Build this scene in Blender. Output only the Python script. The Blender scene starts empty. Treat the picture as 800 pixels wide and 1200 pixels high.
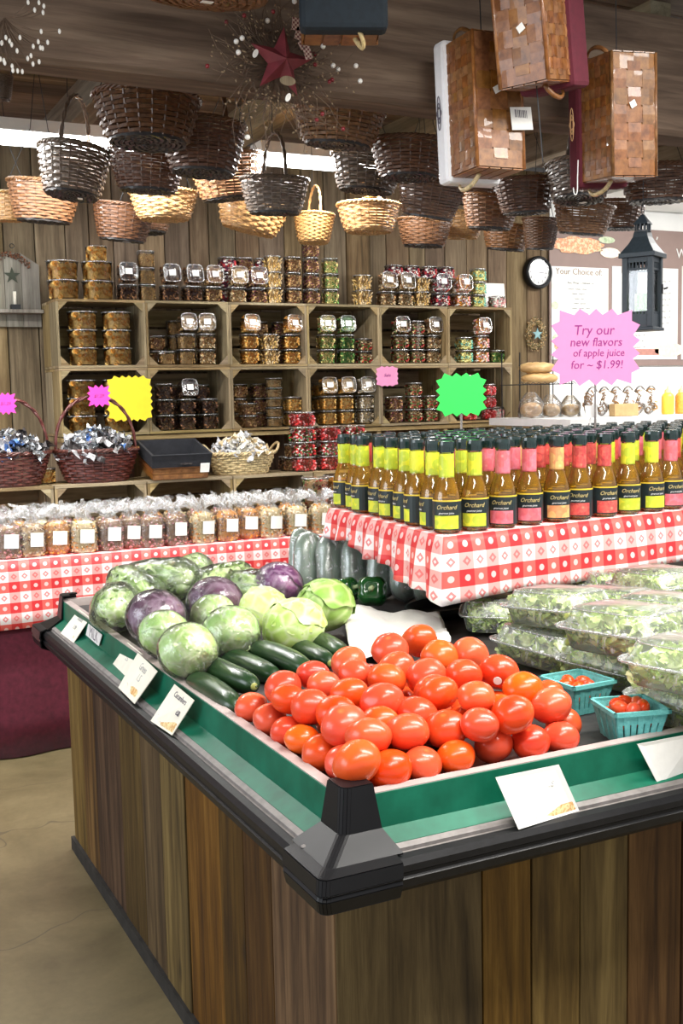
import bpy, math, random
from mathutils import Vector, Matrix, Euler, noise
PI = math.pi
rnd = random.Random(7)
SC = bpy.context.scene
COL = SC.collection

# ------------------------------------------------------------------ camera
F = 1290.0
CAM = Vector((0, 0, 1.52))
YAW, PIT, ROLL = math.radians(26.4), math.radians(6.0), math.radians(1.2)
fw = Vector((math.sin(YAW)*math.cos(PIT), math.cos(YAW)*math.cos(PIT), -math.sin(PIT)))
_r = Vector((math.cos(YAW), -math.sin(YAW), 0)); _u = _r.cross(fw)
rt = _r*math.cos(ROLL) - _u*math.sin(ROLL); up = _r*math.sin(ROLL) + _u*math.cos(ROLL)
cd = bpy.data.cameras.new('camera'); cam = bpy.data.objects.new('camera', cd); COL.objects.link(cam)
cam.matrix_world = Matrix(((rt.x, up.x, -fw.x, CAM.x), (rt.y, up.y, -fw.y, CAM.y), (rt.z, up.z, -fw.z, CAM.z), (0, 0, 0, 1)))
cd.sensor_fit = 'VERTICAL'; cd.sensor_height = 36.0; cd.lens = F/1200*36.0; cd.clip_start = 0.05
cd.dof.use_dof = False
SC.camera = cam

def at(px, py, X=None, Y=None, Z=None):
    d = fw + rt*((px-400)/F) - up*((py-600)/F)
    if X is not None: t = (X-CAM.x)/d.x
    elif Y is not None: t = (Y-CAM.y)/d.y
    else: t = (Z-CAM.z)/d.z
    return CAM + d*t
def dep(p): return (Vector(p)-CAM).dot(fw)

# ------------------------------------------------------------------ light
SC.view_settings.view_transform = 'Standard'
SC.view_settings.look = 'None'
SC.view_settings.exposure = 0.8
SC.view_settings.gamma = 1.0
W = bpy.data.worlds.new('world'); SC.world = W; W.use_nodes = True
W.node_tree.nodes['Background'].inputs[0].default_value = (0.93, 0.95, 1.0, 1)
W.node_tree.nodes['Background'].inputs[1].default_value = 0.5
def area(name, loc, rot, sx, sy, power, color=(1, 1, 1)):
    l = bpy.data.lights.new(name, 'AREA'); l.shape = 'RECTANGLE'; l.size = sx; l.size_y = sy
    l.energy = power; l.color = color
    o = bpy.data.objects.new(name, l); COL.objects.link(o); o.location = loc; o.rotation_euler = rot
    return o
area('ceiling_lamp_front', (0.9, 0.5, 2.84), (0, 0, 0), 2.4, 0.3, 46, (1, .97, .92))
area('ceiling_lamp_case', (2.5, 1.35, 2.86), (0, 0, 0), 2.6, 0.3, 72, (1, .97, .92))
area('ceiling_lamp_right', (4.9, 4.1, 2.66), (.35, 0, 0), 1.8, 0.4, 55, (1, .98, .95))
area('ceiling_lamp_table', (1.2, 4.3, 2.52), (0, 0, 0), 2.6, 0.12, 62, (1, .98, .95))
area('window_daylight', (-2.6, 2.6, 2.1), (0, math.radians(-80), 0), 1.6, 2.6, 45, (.86, .93, 1))

# ------------------------------------------------------------------ mesh builder
class MB:
    def __init__(s): s.v = []; s.f = []; s.m = []; s.uv = {}
    def quad(s, a, b, c, d, m=0, uv=None):
        n = len(s.v); s.v += [tuple(a), tuple(b), tuple(c), tuple(d)]; s.f.append((n, n+1, n+2, n+3)); s.m.append(m)
        if uv: s.uv[len(s.f)-1] = uv
        return s
    def box(s, c, d, M=None, m=0, taper=1.0):
        n = len(s.v)
        for z in (-1, 1):
            k = taper if z < 0 else 1
            for x, y in ((-1, -1), (1, -1), (1, 1), (-1, 1)):
                p = Vector((x*d[0]/2*k, y*d[1]/2*k, z*d[2]/2))
                if M: p = M @ p
                s.v.append(tuple(p+Vector(c)))
        for f in ((0, 3, 2, 1), (4, 5, 6, 7), (0, 1, 5, 4), (1, 2, 6, 5), (2, 3, 7, 6), (3, 0, 4, 7)):
            s.f.append(tuple(n+i for i in f)); s.m.append(m)
        return s
    def tube(s, pts, r, n=6, m=0, closed=False, flat=1.0):
        pts = [Vector(p) for p in pts]; N = len(pts); base = len(s.v)
        nrm = None
        for i, p in enumerate(pts):
            if closed: t = pts[(i+1) % N]-pts[i-1]
            else: t = pts[min(i+1, N-1)]-pts[max(i-1, 0)]
            if t.length < 1e-9: t = Vector((0, 0, 1))
            t.normalize()
            if nrm is None:
                nrm = t.orthogonal().normalized()
                if closed: nrm = (Vector((0, 0, 1))-t*t.z); nrm = nrm.normalized() if nrm.length > .1 else t.orthogonal().normalized()
            nrm = (nrm-t*nrm.dot(t)); nrm = nrm.normalized() if nrm.length > 1e-6 else t.orthogonal().normalized()
            b = t.cross(nrm); rr = r[i] if isinstance(r, (list, tuple)) else r
            for k in range(n):
                a = 2*PI*(k+.5)/n
                s.v.append(tuple(p+nrm*math.cos(a)*rr+b*math.sin(a)*rr*flat))
        for i in range(N if closed else N-1):
            j = (i+1) % N
            for k in range(n):
                l = (k+1) % n
                s.f.append((base+i*n+k, base+i*n+l, base+j*n+l, base+j*n+k)); s.m.append(m)
        if not closed:
            s.f.append(tuple(base+k for k in range(n))[::-1]); s.m.append(m)
            s.f.append(tuple(base+(N-1)*n+k for k in range(n))); s.m.append(m)
        return s
    def lathe(s, prof, n=16, m=0, c=(0, 0, 0), sq=0.0, sy=1.0):
        # prof: (r, z[, mat]); sq>0 makes a rounded square
        base = len(s.v); K = len(prof)
        for q in prof:
            for k in range(n):
                a = 2*PI*(k+.5)/n; ca, sa = math.cos(a), math.sin(a)
                if sq:
                    e = 1/((abs(ca)**sq+abs(sa)**sq)**(1/sq)); ca *= e; sa *= e
                s.v.append((c[0]+q[0]*ca, c[1]+q[0]*sa*sy, c[2]+q[1]))
        for i in range(K-1):
            for k in range(n):
                l = (k+1) % n
                s.f.append((base+i*n+k, base+i*n+l, base+(i+1)*n+l, base+(i+1)*n+k)); s.m.append(prof[i][2] if len(prof[i]) > 2 else m)
        return s
    def grid(s, fn, nu, nv, m=0, wu=False, uvs=False):
        base = len(s.v)
        for i in range(nu+(0 if wu else 1)):
            for j in range(nv+1): s.v.append(tuple(fn(i/nu, j/nv)))
        R = nv+1; NU = nu if wu else nu+1
        for i in range(nu):
            for j in range(nv):
                a = base+i*R+j; b = base+((i+1) % NU)*R+j
                s.f.append((a, b, b+1, a+1)); s.m.append(m)
                if uvs: s.uv[len(s.f)-1] = ((i/nu, j/nv), ((i+1)/nu, j/nv), ((i+1)/nu, (j+1)/nv), (i/nu, (j+1)/nv))
        return s
    def ball(s, c, r, nu=8, nv=5, m=0, M=None):
        if not isinstance(r, (tuple, list)): r = (r, r, r)
        c = Vector(c)
        def f(u, v):
            a = u*2*PI; b = (v-.5)*PI
            p = Vector((math.cos(a)*math.cos(b)*r[0], math.sin(a)*math.cos(b)*r[1], math.sin(b)*r[2]))
            if M: p = M @ p
            return c+p
        return s.grid(f, nu, nv, m, wu=True)
    def octa(s, c, r, M=None, m=0):
        if not isinstance(r, (tuple, list)): r = (r, r, r)
        n = len(s.v); c = Vector(c)
        for p in ((1, 0, 0), (-1, 0, 0), (0, 1, 0), (0, -1, 0), (0, 0, 1), (0, 0, -1)):
            q = Vector((p[0]*r[0], p[1]*r[1], p[2]*r[2]))
            if M: q = M @ q
            s.v.append(tuple(c+q))
        for f in ((0, 2, 4), (2, 1, 4), (1, 3, 4), (3, 0, 4), (2, 0, 5), (1, 2, 5), (3, 1, 5), (0, 3, 5)):
            s.f.append(tuple(n+i for i in f)); s.m.append(m)
        return s
    def poly(s, pts, m=0):
        n = len(s.v); s.v += [tuple(p) for p in pts]; s.f.append(tuple(range(n, n+len(pts)))); s.m.append(m); return s
    def slab(s, pts, d, m=0, me=None):
        # extrude a polygon by vector d
        d = Vector(d); A = [Vector(p) for p in pts]; n = len(s.v); K = len(A)
        s.v += [tuple(p) for p in A]+[tuple(p+d) for p in A]
        s.f.append(tuple(range(n, n+K))[::-1]); s.m.append(m)
        s.f.append(tuple(range(n+K, n+2*K))); s.m.append(m)
        for i in range(K):
            j = (i+1) % K; s.f.append((n+i, n+j, n+K+j, n+K+i)); s.m.append(m if me is None else me)
        return s
    def data(s, name, mats, smooth=False):
        me = bpy.data.meshes.new(name); me.from_pydata(s.v, [], s.f)
        if not isinstance(mats, (list, tuple)): mats = [mats]
        for x in mats: me.materials.append(x)
        if any(s.m): me.polygons.foreach_set('material_index', s.m)
        if smooth: me.polygons.foreach_set('use_smooth', [True]*len(s.f))
        if s.uv:
            ul = me.uv_layers.new(name='UVMap')
            for fi, cs in s.uv.items():
                for li, c in zip(me.polygons[fi].loop_indices, cs): ul.data[li].uv = c
        me.validate(); me.update()
        return me

def link(name, me, parent=None, M=None):
    o = bpy.data.objects.new(name, me); COL.objects.link(o)
    if parent: o.parent = parent
    if M is not None: o.matrix_local = M
    return o
def part(name, mb, mats, parent, smooth=False, M=None, label=None, kind=None, bevel=0):
    me = mb if isinstance(mb, bpy.types.Mesh) else mb.data(name, mats, smooth)
    o = link(name, me, parent, M)
    if label: o['label'] = label
    if kind: o['kind'] = kind
    if bevel: bev(o, bevel)
    return o
def bev(o, w, seg=2):
    b = o.modifiers.new('bevel', 'BEVEL'); b.width = w; b.segments = seg; b.limit_method = 'ANGLE'; b.angle_limit = math.radians(40)
    return o
def tag(o, label, cat, group=None):
    o['label'] = label; o['category'] = cat
    if group: o['group'] = group
    return o
def thing(name, label, cat, loc=(0, 0, 0), rot=(0, 0, 0), group=None):
    o = link(name, None); o.location = loc; o.rotation_euler = rot
    o.empty_display_size = .05
    return tag(o, label, cat, group)
def copy_tree(o, parent=None):
    c = o.copy(); COL.objects.link(c)
    if parent: c.parent = parent
    for ch in o.children: copy_tree(ch, c)
    return c
def struct(name, mb, mats, smooth=False):
    o = part(name, mb, mats, None, smooth); o['kind'] = 'structure'; return o
def T(x, y, z): return Matrix.Translation((x, y, z))
def R(a, ax): return Matrix.Rotation(a, 4, ax)
def S(x, y, z): return Matrix.Diagonal((x, y, z, 1))
ORD = ['first', 'second', 'third', 'fourth', 'fifth', 'sixth', 'seventh', 'eighth', 'ninth', 'tenth', 'eleventh', 'twelfth', 'thirteenth', 'fourteenth', 'fifteenth', 'sixteenth', 'seventeenth', 'eighteenth', 'nineteenth', 'twentieth', 'twenty-first', 'twenty-second', 'twenty-third']

# ------------------------------------------------------------------ materials
class NT:
    def __init__(s, name):
        s.mat = bpy.data.materials.new(name); s.mat.use_nodes = True; s.nt = s.mat.node_tree
        s.b = s.nt.nodes['Principled BSDF']; s.out = s.nt.nodes['Material Output']
    def n(s, t, **kw):
        x = s.nt.nodes.new(t)
        for k, v in kw.items():
            if isinstance(k, str) and hasattr(x, k): setattr(x, k, v)
        return x
    def l(s, a, b): s.nt.links.new(a, b)
    def coord(s, kind='Object', scale=(1, 1, 1), randomize=False, rot=(0, 0, 0)):
        tc = s.n('ShaderNodeTexCoord'); mp = s.n('ShaderNodeMapping'); mp.inputs['Scale'].default_value = scale; mp.inputs['Rotation'].default_value = rot
        src = tc.outputs[kind]
        if randomize:
            oi = s.n('ShaderNodeObjectInfo'); mu = s.n('ShaderNodeMath', operation='MULTIPLY'); mu.inputs[1].default_value = 37.0
            s.l(oi.outputs['Random'], mu.inputs[0]); ad = s.n('ShaderNodeVectorMath', operation='ADD')
            s.l(src, ad.inputs[0]); s.l(mu.outputs[0], ad.inputs[1]); src = ad.outputs[0]
        s.l(src, mp.inputs[0]); return mp.outputs[0]
    def noise(s, vec, scale=5, detail=4, rough=.55, dist=0):
        x = s.n('ShaderNodeTexNoise'); x.inputs['Scale'].default_value = scale; x.inputs['Detail'].default_value = detail
        x.inputs['Roughness'].default_value = rough; x.inputs['Distortion'].default_value = dist; s.l(vec, x.inputs['Vector']); return x.outputs['Fac']
    def voro(s, vec, scale=5, feature='F1', out='Distance'):
        x = s.n('ShaderNodeTexVoronoi'); x.feature = feature; x.inputs['Scale'].default_value = scale; s.l(vec, x.inputs['Vector']); return x.outputs[out]
    def ramp(s, fac, stops, interp='LINEAR'):
        x = s.n('ShaderNodeValToRGB'); x.color_ramp.interpolation = interp; e = x.color_ramp.elements
        while len(e) < len(stops): e.new(.5)
        for q, (p, c) in zip(e, stops): q.position = p; q.color = (c[0], c[1], c[2], 1)
        s.l(fac, x.inputs[0]); return x.outputs[0]
    def mix(s, f, a, b, mode='MIX'):
        x = s.n('ShaderNodeMix', data_type='RGBA', blend_type=mode)
        for v, i in ((f, 0), (a, 6), (b, 7)):
            if isinstance(v, (int, float)): x.inputs[i].default_value = v
            elif isinstance(v, (tuple, list)): x.inputs[i].default_value = (*v[:3], 1)
            else: s.l(v, x.inputs[i])
        return x.outputs[2]
    def math(s, op, a, b=None, clamp=False):
        x = s.n('ShaderNodeMath', operation=op); x.use_clamp = clamp
        for v, i in ((a, 0), (b, 1)):
            if v is None: continue
            if isinstance(v, (int, float)): x.inputs[i].default_value = v
            else: s.l(v, x.inputs[i])
        return x.outputs[0]
    def bump(s, h, strength=.3, dist=.002):
        x = s.n('ShaderNodeBump'); x.inputs['Strength'].default_value = strength; x.inputs['Distance'].default_value = dist
        s.l(h, x.inputs['Height']); s.l(x.outputs[0], s.b.inputs['Normal']); return x.outputs[0]
    def randhsv(s, col, dh=.02, dv=.3, ds=.2):
        oi = s.n('ShaderNodeObjectInfo'); h = s.n('ShaderNodeHueSaturation')
        s.l(s.math('ADD', s.math('MULTIPLY', oi.outputs['Random'], dh), .5-dh/2), h.inputs['Hue'])
        r2 = s.math('FRACT', s.math('MULTIPLY', oi.outputs['Random'], 7.31)); r3 = s.math('FRACT', s.math('MULTIPLY', oi.outputs['Random'], 13.7))
        s.l(s.math('ADD', s.math('MULTIPLY', r2, dv), 1-dv/2), h.inputs['Value']); s.l(s.math('ADD', s.math('MULTIPLY', r3, ds), 1-ds/2), h.inputs['Saturation'])
        s.l(col, h.inputs['Color']); return h.outputs[0]
    def base(s, c):
        if isinstance(c, (tuple, list)): s.b.inputs['Base Color'].default_value = (*c[:3], 1)
        else: s.l(c, s.b.inputs['Base Color'])
        return s
    def set(s, **k):
        names = dict(rough='Roughness', metal='Metallic', spec='Specular IOR Level', trans='Transmission Weight', coat='Coat Weight', sss='Subsurface Weight', alpha='Alpha', ior='IOR', sheen='Sheen Weight')
        for a, v in k.items(): s.b.inputs[names[a]].default_value = v
        return s

def plain(name, c, rough=.6, vary=.12, scale=30, bump=.15, bd=.001, coat=0, metal=0, spec=.5, dv=0):
    t = NT(name); v = t.coord(); f = t.noise(v, scale, 3)
    lo = tuple(x*(1-vary) for x in c); hi = tuple(min(1, x*(1+vary)) for x in c)
    col = t.ramp(f, [(.3, lo), (.7, hi)])
    if dv: col = t.randhsv(col, .01, dv, .1)
    t.base(col).set(rough=rough, coat=coat, metal=metal, spec=spec)
    if bump: t.bump(f, bump, bd)
    return t.mat
def wood(name, dark, mid, light, grain='Z', rough=.75, scale=1.0, dv=.45, dh=.03, bump=.4, stain=None, knots=True):
    t = NT(name); k = 26*scale
    sc = {'X': (1.5*scale, k, k), 'Y': (k, 1.5*scale, k), 'Z': (k, k, 1.5*scale)}[grain]
    v = t.coord('Object', sc, True); f = t.noise(v, 1.0, 6, .65, .6)
    sc2 = {'X': (.3, 1, 1), 'Y': (1, .3, 1), 'Z': (1, 1, .3)}[grain]
    v2 = t.coord('Object', sc2, True); g = t.noise(v2, 7*scale, 4, .6)
    col = t.ramp(f, [(.28, dark), (.5, mid), (.74, light)])
    blot = t.ramp(g, [(.3, (.55, .5, .47)), (.6, (1, 1, 1))])
    col = t.mix(.75, col, blot, 'MULTIPLY')
    fine = t.noise(v, 4.5, 3, .7); col = t.mix(.35, col, t.ramp(fine, [(.35, (.45, .42, .4)), (.55, (1, 1, 1))]), 'MULTIPLY')
    if knots:
        kn = t.voro(t.coord('Object', {'X': (.5, 1, 1), 'Y': (1, .5, 1), 'Z': (1, 1, .5)}[grain], True), 3.2)
        col = t.mix(t.math('MULTIPLY', t.math('SUBTRACT', .07, kn), 14, True), col, tuple(x*.45 for x in dark))
    col = t.randhsv(col, dh, dv, .35)
    t.base(col).set(rough=rough, spec=.3); t.bump(f, bump, .002)
    return t.mat
def film(name, tint=(1, 1, 1), gloss=.12, rough=.08, bumpscale=60, bump=.5, white=0.0, ior=1.45):
    # thin clear plastic: transparent sheet with a fresnel gloss (plus milky diffuse with painted glare streaks)
    t = NT(name); nt = t.nt; nt.nodes.remove(t.b)
    tr = t.n('ShaderNodeBsdfTransparent'); tr.inputs[0].default_value = (*tint, 1)
    gl = t.n('ShaderNodeBsdfGlossy'); gl.inputs['Roughness'].default_value = rough
    lw = t.n('ShaderNodeFresnel'); lw.inputs['IOR'].default_value = ior
    v = t.coord(); h = t.noise(v, bumpscale, 3, .6, 1.2)
    bp = t.n('ShaderNodeBump'); bp.inputs['Strength'].default_value = bump; bp.inputs['Distance'].default_value = .004
    t.l(h, bp.inputs['Height']); t.l(bp.outputs[0], gl.inputs['Normal']); t.l(bp.outputs[0], lw.inputs['Normal'])
    fac = t.math('ADD', t.math('MULTIPLY', lw.outputs[0], 1.0), gloss, True)
    m = t.n('ShaderNodeMixShader'); t.l(fac, m.inputs[0]); t.l(tr.outputs[0], m.inputs[1]); t.l(gl.outputs[0], m.inputs[2])
    out = m.outputs[0]
    if white:
        df = t.n('ShaderNodeBsdfDiffuse'); df.inputs[0].default_value = (.9, .93, .93, 1)
        m2 = t.n('ShaderNodeMixShader'); t.l(out, m2.inputs[1]); t.l(df.outputs[0], m2.inputs[2])
        wr = t.n('ShaderNodeMath', operation='MULTIPLY'); wr.use_clamp = True; t.l(t.math('ADD', t.math('MULTIPLY', t.math('SUBTRACT', t.noise(v, bumpscale*.8, 4, .7, 2.5), .56), 9, True), .12), wr.inputs[0]); wr.inputs[1].default_value = min(.9, white*7)
        t.l(wr.outputs[0], m2.inputs[0]); out = m2.outputs[0]
    t.l(out, t.out.inputs['Surface']); return t.mat
def emit(name, c, s):
    t = NT(name); t.base(c); t.b.inputs['Emission Color'].default_value = (*c, 1); t.b.inputs['Emission Strength'].default_value = s; return t.mat

M_plank_case = wood('case_plank_wood', (.035, .018, .005), (.125, .070, .020), (.245, .15, .05), 'Z', dv=1.0, dh=.04, bump=.6)
M_plank_wall = wood('wall_plank_wood', (.085, .057, .030), (.20, .14, .078), (.33, .245, .145), 'Z', dv=.35, dh=.02)
M_beam = wood('beam_wood', (.07, .045, .028), (.15, .10, .062), (.25, .18, .115), 'X', scale=.6, dv=.1, rough=.85)
M_joist = wood('joist_wood', (.14, .11, .07), (.30, .25, .17), (.45, .38, .27), 'Y', scale=.6, dv=.3)
M_ceil = wood('ceiling_board_wood', (.09, .065, .04), (.2, .15, .10), (.33, .26, .18), 'X', scale=.7, dv=.4)
M_crate = wood('crate_wood', (.17, .12, .055), (.34, .26, .14), (.48, .38, .22), 'X', dv=.3, dh=.02)
M_cratez = wood('crate_end_wood', (.17, .12, .055), (.34, .26, .14), (.48, .38, .22), 'Z', dv=.3, dh=.02)
M_black = plain('black_plastic', (.006, .006, .007), .38, .2, 12, .03, spec=.25)
M_bumper = plain('black_rubber_bumper', (.006, .006, .007), .45, .3, 60, .3, spec=.3)
M_greyrail = plain('grey_metal_rail', (.20, .18, .17), .6, .2, 50, .1)
M_lip = plain('tray_lip_metal', (.46, .38, .36), .35, .12, 30, .05)
M_deck = plain('black_deck', (.035, .03, .03), .5, .4, 25, .5)
M_white = plain('white_plastic', (.8, .8, .79), .45, .03)
M_paper = plain('white_paper', (.90, .89, .84), .7, .03, 80, .1)
M_cream = plain('cream_card', (.88, .83, .70), .65, .04, 60, .05)
M_ink = plain('dark_ink', (.10, .09, .12), .6, .1)
M_inkg = plain('grey_print', (.38, .38, .38), .6, .1)
M_iron = plain('dark_iron', (.03, .032, .035), .4, .2, 60, .2, metal=.6)
M_maroon = plain('maroon_cloth', (.10, .010, .024), .9, .25, 40, .3)
def green_mat():
    t = NT('green_enamel'); v = t.coord(); f = t.noise(v, 14, 4)
    t.base(t.ramp(f, [(.3, (.0, .085, .045)), (.7, (.005, .15, .085))])).set(rough=.45, coat=0, spec=.3)
    t.bump(t.noise(v, 8, 2), .08, .002); return t.mat
M_green = green_mat()
def gingham(name='gingham_cloth'):
    # UV in metres: 4 cm checks, dots in the red squares and diamonds in the white ones
    t = NT(name); v = t.coord('UV', (22.5, 22.5, 22.5)); sp = t.n('ShaderNodeSeparateXYZ'); t.l(v, sp.inputs[0])
    fx = t.math('FRACT', t.math('MULTIPLY', sp.outputs[0], .5)); fy = t.math('FRACT', t.math('MULTIPLY', sp.outputs[1], .5))
    a = t.math('GREATER_THAN', fx, .5); b = t.math('GREATER_THAN', fy, .5)
    col = t.mix(b, (.86, .81, .80), (.80, .13, .11))
    colb = t.mix(b, (.80, .40, .38), (.66, .035, .04)); col = t.mix(a, col, colb)
    cx = t.math('SUBTRACT', t.math('FRACT', sp.outputs[0]), .5); cy = t.math('SUBTRACT', t.math('FRACT', sp.outputs[1]), .5)
    d2 = t.math('SQRT', t.math('ADD', t.math('MULTIPLY', cx, cx), t.math('MULTIPLY', cy, cy)))
    d1 = t.math('ADD', t.math('ABSOLUTE', cx), t.math('ABSOLUTE', cy))
    dot = t.math('MULTIPLY', t.math('LESS_THAN', d2, .2), b); col = t.mix(t.math('MULTIPLY', dot, .7), col, (.9, .72, .70))
    ring = t.math('MULTIPLY', t.math('MULTIPLY', t.math('LESS_THAN', d1, .3), t.math('GREATER_THAN', d1, .12)), t.math('SUBTRACT', 1, b))
    col = t.mix(t.math('MULTIPLY', ring, .8), col, (.75, .12, .12))
    t.base(col).set(rough=.45, spec=.4); w = t.coord('UV', (900, 900, 900)); t.bump(t.noise(w, 1, 1), .08, .001)
    return t.mat
M_ging = gingham()
def concrete():
    t = NT('concrete_floor'); v = t.coord(); f = t.noise(v, 2.2, 8, .65, .4); g = t.noise(v, 45, 4, .7)
    col = t.ramp(f, [(.25, (.10, .078, .036)), (.5, (.18, .142, .07)), (.75, (.26, .21, .11))])
    col = t.mix(.5, col, t.ramp(g, [(.3, (.75, .75, .75)), (.7, (1, 1, 1))]), 'MULTIPLY')
    vv = t.coord(); wn = t.n('ShaderNodeVectorMath', operation='ADD'); nz = t.n('ShaderNodeTexNoise'); nz.inputs['Scale'].default_value = 3; t.l(vv, nz.inputs[0]); t.l(vv, wn.inputs[0]); t.l(nz.outputs['Color'], wn.inputs[1])
    ck = t.voro(wn.outputs[0], 1.1, 'DISTANCE_TO_EDGE')
    col = t.mix(t.math('MULTIPLY', t.math('LESS_THAN', ck, .006), .55), col, (.05, .04, .03))
    t.base(col).set(rough=.5, spec=.4); t.bump(g, .15, .001); return t.mat
M_floor = concrete()
def tomato_mat():
    t = NT('tomato_skin'); v = t.coord('Object', (1, 1, 1), True); f = t.noise(v, 12, 3, .5)
    col = t.ramp(f, [(.3, (.66, .062, .015)), (.6, (.79, .098, .022)), (.8, (.85, .145, .035))])
    tc = t.n('ShaderNodeTexCoord'); sp = t.n('ShaderNodeSeparateXYZ'); t.l(tc.outputs['Object'], sp.inputs[0])
    r2 = t.math('SQRT', t.math('ADD', t.math('MULTIPLY', sp.outputs[0], sp.outputs[0]), t.math('MULTIPLY', sp.outputs[1], sp.outputs[1])))
    col = t.mix(t.math('MULTIPLY', t.math('SUBTRACT', .007, r2), 160, True), col, (.55, .16, .04))
    col = t.randhsv(col, .012, .2, .05)
    t.base(col).set(rough=.27, sss=.04, coat=.1, spec=.4); t.b.inputs['Subsurface Radius'].default_value = (.02, .004, .002)
    t.bump(t.noise(v, 25, 2), .05, .002); return t.mat
M_tomato = tomato_mat()
def vegmat(name, stops, scale=9, rough=.4, vein=None, coat=0, aniso=(1, 1, 1), bump=.4, dv=.15, veins_scale=9):
    t = NT(name); v = t.coord('Object', aniso, True); f = t.noise(v, scale, 5, .6, .5); col = t.ramp(f, stops)
    if vein:
        w = t.voro(t.coord('Object', aniso, True), veins_scale, 'DISTANCE_TO_EDGE'); k = t.math('SUBTRACT', 1, t.math('MULTIPLY', w, 6), True)
        col = t.mix(t.math('MULTIPLY', k, .7), col, vein)
    col = t.randhsv(col, .015, dv, .1); t.base(col).set(rough=rough, coat=coat); t.bump(f, bump, .004); return t.mat
M_cab = vegmat('cabbage_leaf', [(.3, (.42, .63, .12)), (.55, (.60, .78, .22)), (.8, (.76, .85, .42))], 7, .42, (.74, .82, .50), veins_scale=22)
M_cabw = vegmat('pale_cabbage_leaf', [(.3, (.36, .64, .14)), (.52, (.55, .79, .28)), (.78, (.80, .90, .52))], 16, .4, (.86, .93, .66), veins_scale=24)
M_cabd = vegmat('deep_green_cabbage_leaf', [(.3, (.13, .33, .04)), (.55, (.30, .52, .09)), (.8, (.5, .68, .2))], 7, .42, (.62, .75, .35), veins_scale=20)
M_purple = vegmat('purple_cabbage_leaf', [(.3, (.075, .022, .055)), (.55, (.16, .055, .12)), (.8, (.42, .27, .38))], 9, .35, (.42, .30, .40), veins_scale=22)
M_violet = vegmat('violet_cabbage_leaf', [(.3, (.13, .02, .13)), (.55, (.27, .06, .24)), (.8, (.5, .3, .45))], 9, .35, (.6, .42, .58), veins_scale=20)
M_romaine = vegmat('romaine_leaf', [(.25, (.30, .55, .09)), (.5, (.55, .76, .26)), (.8, (.84, .92, .62))], 11, .45, (.78, .86, .6), aniso=(.5, 2.2, 2.2), veins_scale=14)
M_cuke = vegmat('cucumber_skin', [(.3, (.012, .035, .014)), (.6, (.022, .06, .02)), (.85, (.055, .11, .04))], 30, .3, aniso=(.25, 1, 1), coat=.2, bump=.3)
M_cuketip = vegmat('cucumber_tip', [(.3, (.2, .25, .06)), (.7, (.4, .4, .12))], 40, .4)
M_pepper = vegmat('green_pepper_skin', [(.3, (.005, .055, .012)), (.7, (.015, .11, .02))], 8, .15, coat=.5, bump=.08)
M_stem = vegmat('green_stem', [(.3, (.25, .35, .15)), (.7, (.45, .52, .3))], 20, .6)
M_salad = vegmat('salad_leaf', [(.2, (.22, .42, .06)), (.4, (.50, .68, .18)), (.58, (.74, .84, .42)), (.8, (.92, .93, .74))], 22, .4, bump=.3)
M_wrap = film('plastic_wrap', gloss=.03, rough=.10, bumpscale=30, bump=1.0, white=.035)
M_clam = film('clear_clamshell', gloss=.05, rough=.32, bumpscale=30, bump=.3, white=.10)  # white share paints the pale gloss haze on the lids
M_tub = film('clear_tub', gloss=.05, rough=.08, bumpscale=20, bump=.2)
M_tublid = film('clear_lid', gloss=.10, rough=.12, bumpscale=40, bump=.4, white=.02)
M_bead = film('highlight_bead', gloss=.25, rough=.2, bumpscale=40, bump=.3, white=.25)  # bright film that paints whitish highlights along lid rims
M_bag = film('clear_bag', gloss=.06, rough=.12, bumpscale=35, bump=1.0, white=.05)
M_ruffle = film('gathered_bag_top', gloss=.10, rough=.2, bumpscale=60, bump=1.0, white=.07)
M_glass = film('bottle_glass', gloss=.03, rough=.03, bumpscale=3, bump=.02, ior=1.5)
def liquid():
    t = NT('amber_juice'); nt = t.nt; t.b.inputs['Base Color'].default_value = (.95, .52, .07, 1)
    tr = t.n('ShaderNodeBsdfTransparent'); tr.inputs[0].default_value = (1.0, .92, .58, 1)
    m = t.n('ShaderNodeMixShader'); m.inputs[0].default_value = .24
    t.set(rough=.15); t.l(tr.outputs[0], m.inputs[1]); t.l(t.b.outputs[0], m.inputs[2]); t.l(m.outputs[0], t.out.inputs['Surface']); return t.mat
M_juice = liquid()
def wicker(name, c, rough=.45, dv=.1, coat=.15):
    t = NT(name); v = t.coord('Object', (1, 1, 1), True); f = t.noise(v, 60, 3, .6)
    lo = tuple(x*.55 for x in c); hi = tuple(min(1, x*1.5) for x in c)
    t.base(t.randhsv(t.ramp(f, [(.3, lo), (.5, c), (.72, hi)]), .01, dv, .1)).set(rough=rough, coat=coat, spec=.5); t.bump(f, .3, .001); return t.mat
M_wd = wicker('dark_wicker', (.10, .040, .014)); M_wm = wicker('brown_wicker', (.19, .085, .03)); M_wl = wicker('golden_wicker', (.42, .24, .09))
M_wg = wicker('grey_brown_wicker', (.11, .075, .05)); M_wr = wicker('red_brown_wicker', (.10, .022, .016), coat=.4); M_ws = wicker('straw_wicker', (.55, .42, .22))
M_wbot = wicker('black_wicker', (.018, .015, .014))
WK = dict(d=M_wd, m=M_wm, l=M_wl, g=M_wg, r=M_wr, s=M_ws)
def splint_mat():
    t = NT('honey_splint'); v = t.coord('Object', (1, 1, 1), True); f = t.noise(v, 40, 4, .6)
    t.base(t.randhsv(t.ramp(f, [(.3, (.12, .042, .011)), (.55, (.24, .095, .026)), (.8, (.34, .155, .05))]), .015, .35, .15)).set(rough=.4, coat=.2); t.bump(f, .2, .001); return t.mat
M_splint = splint_mat()

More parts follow.
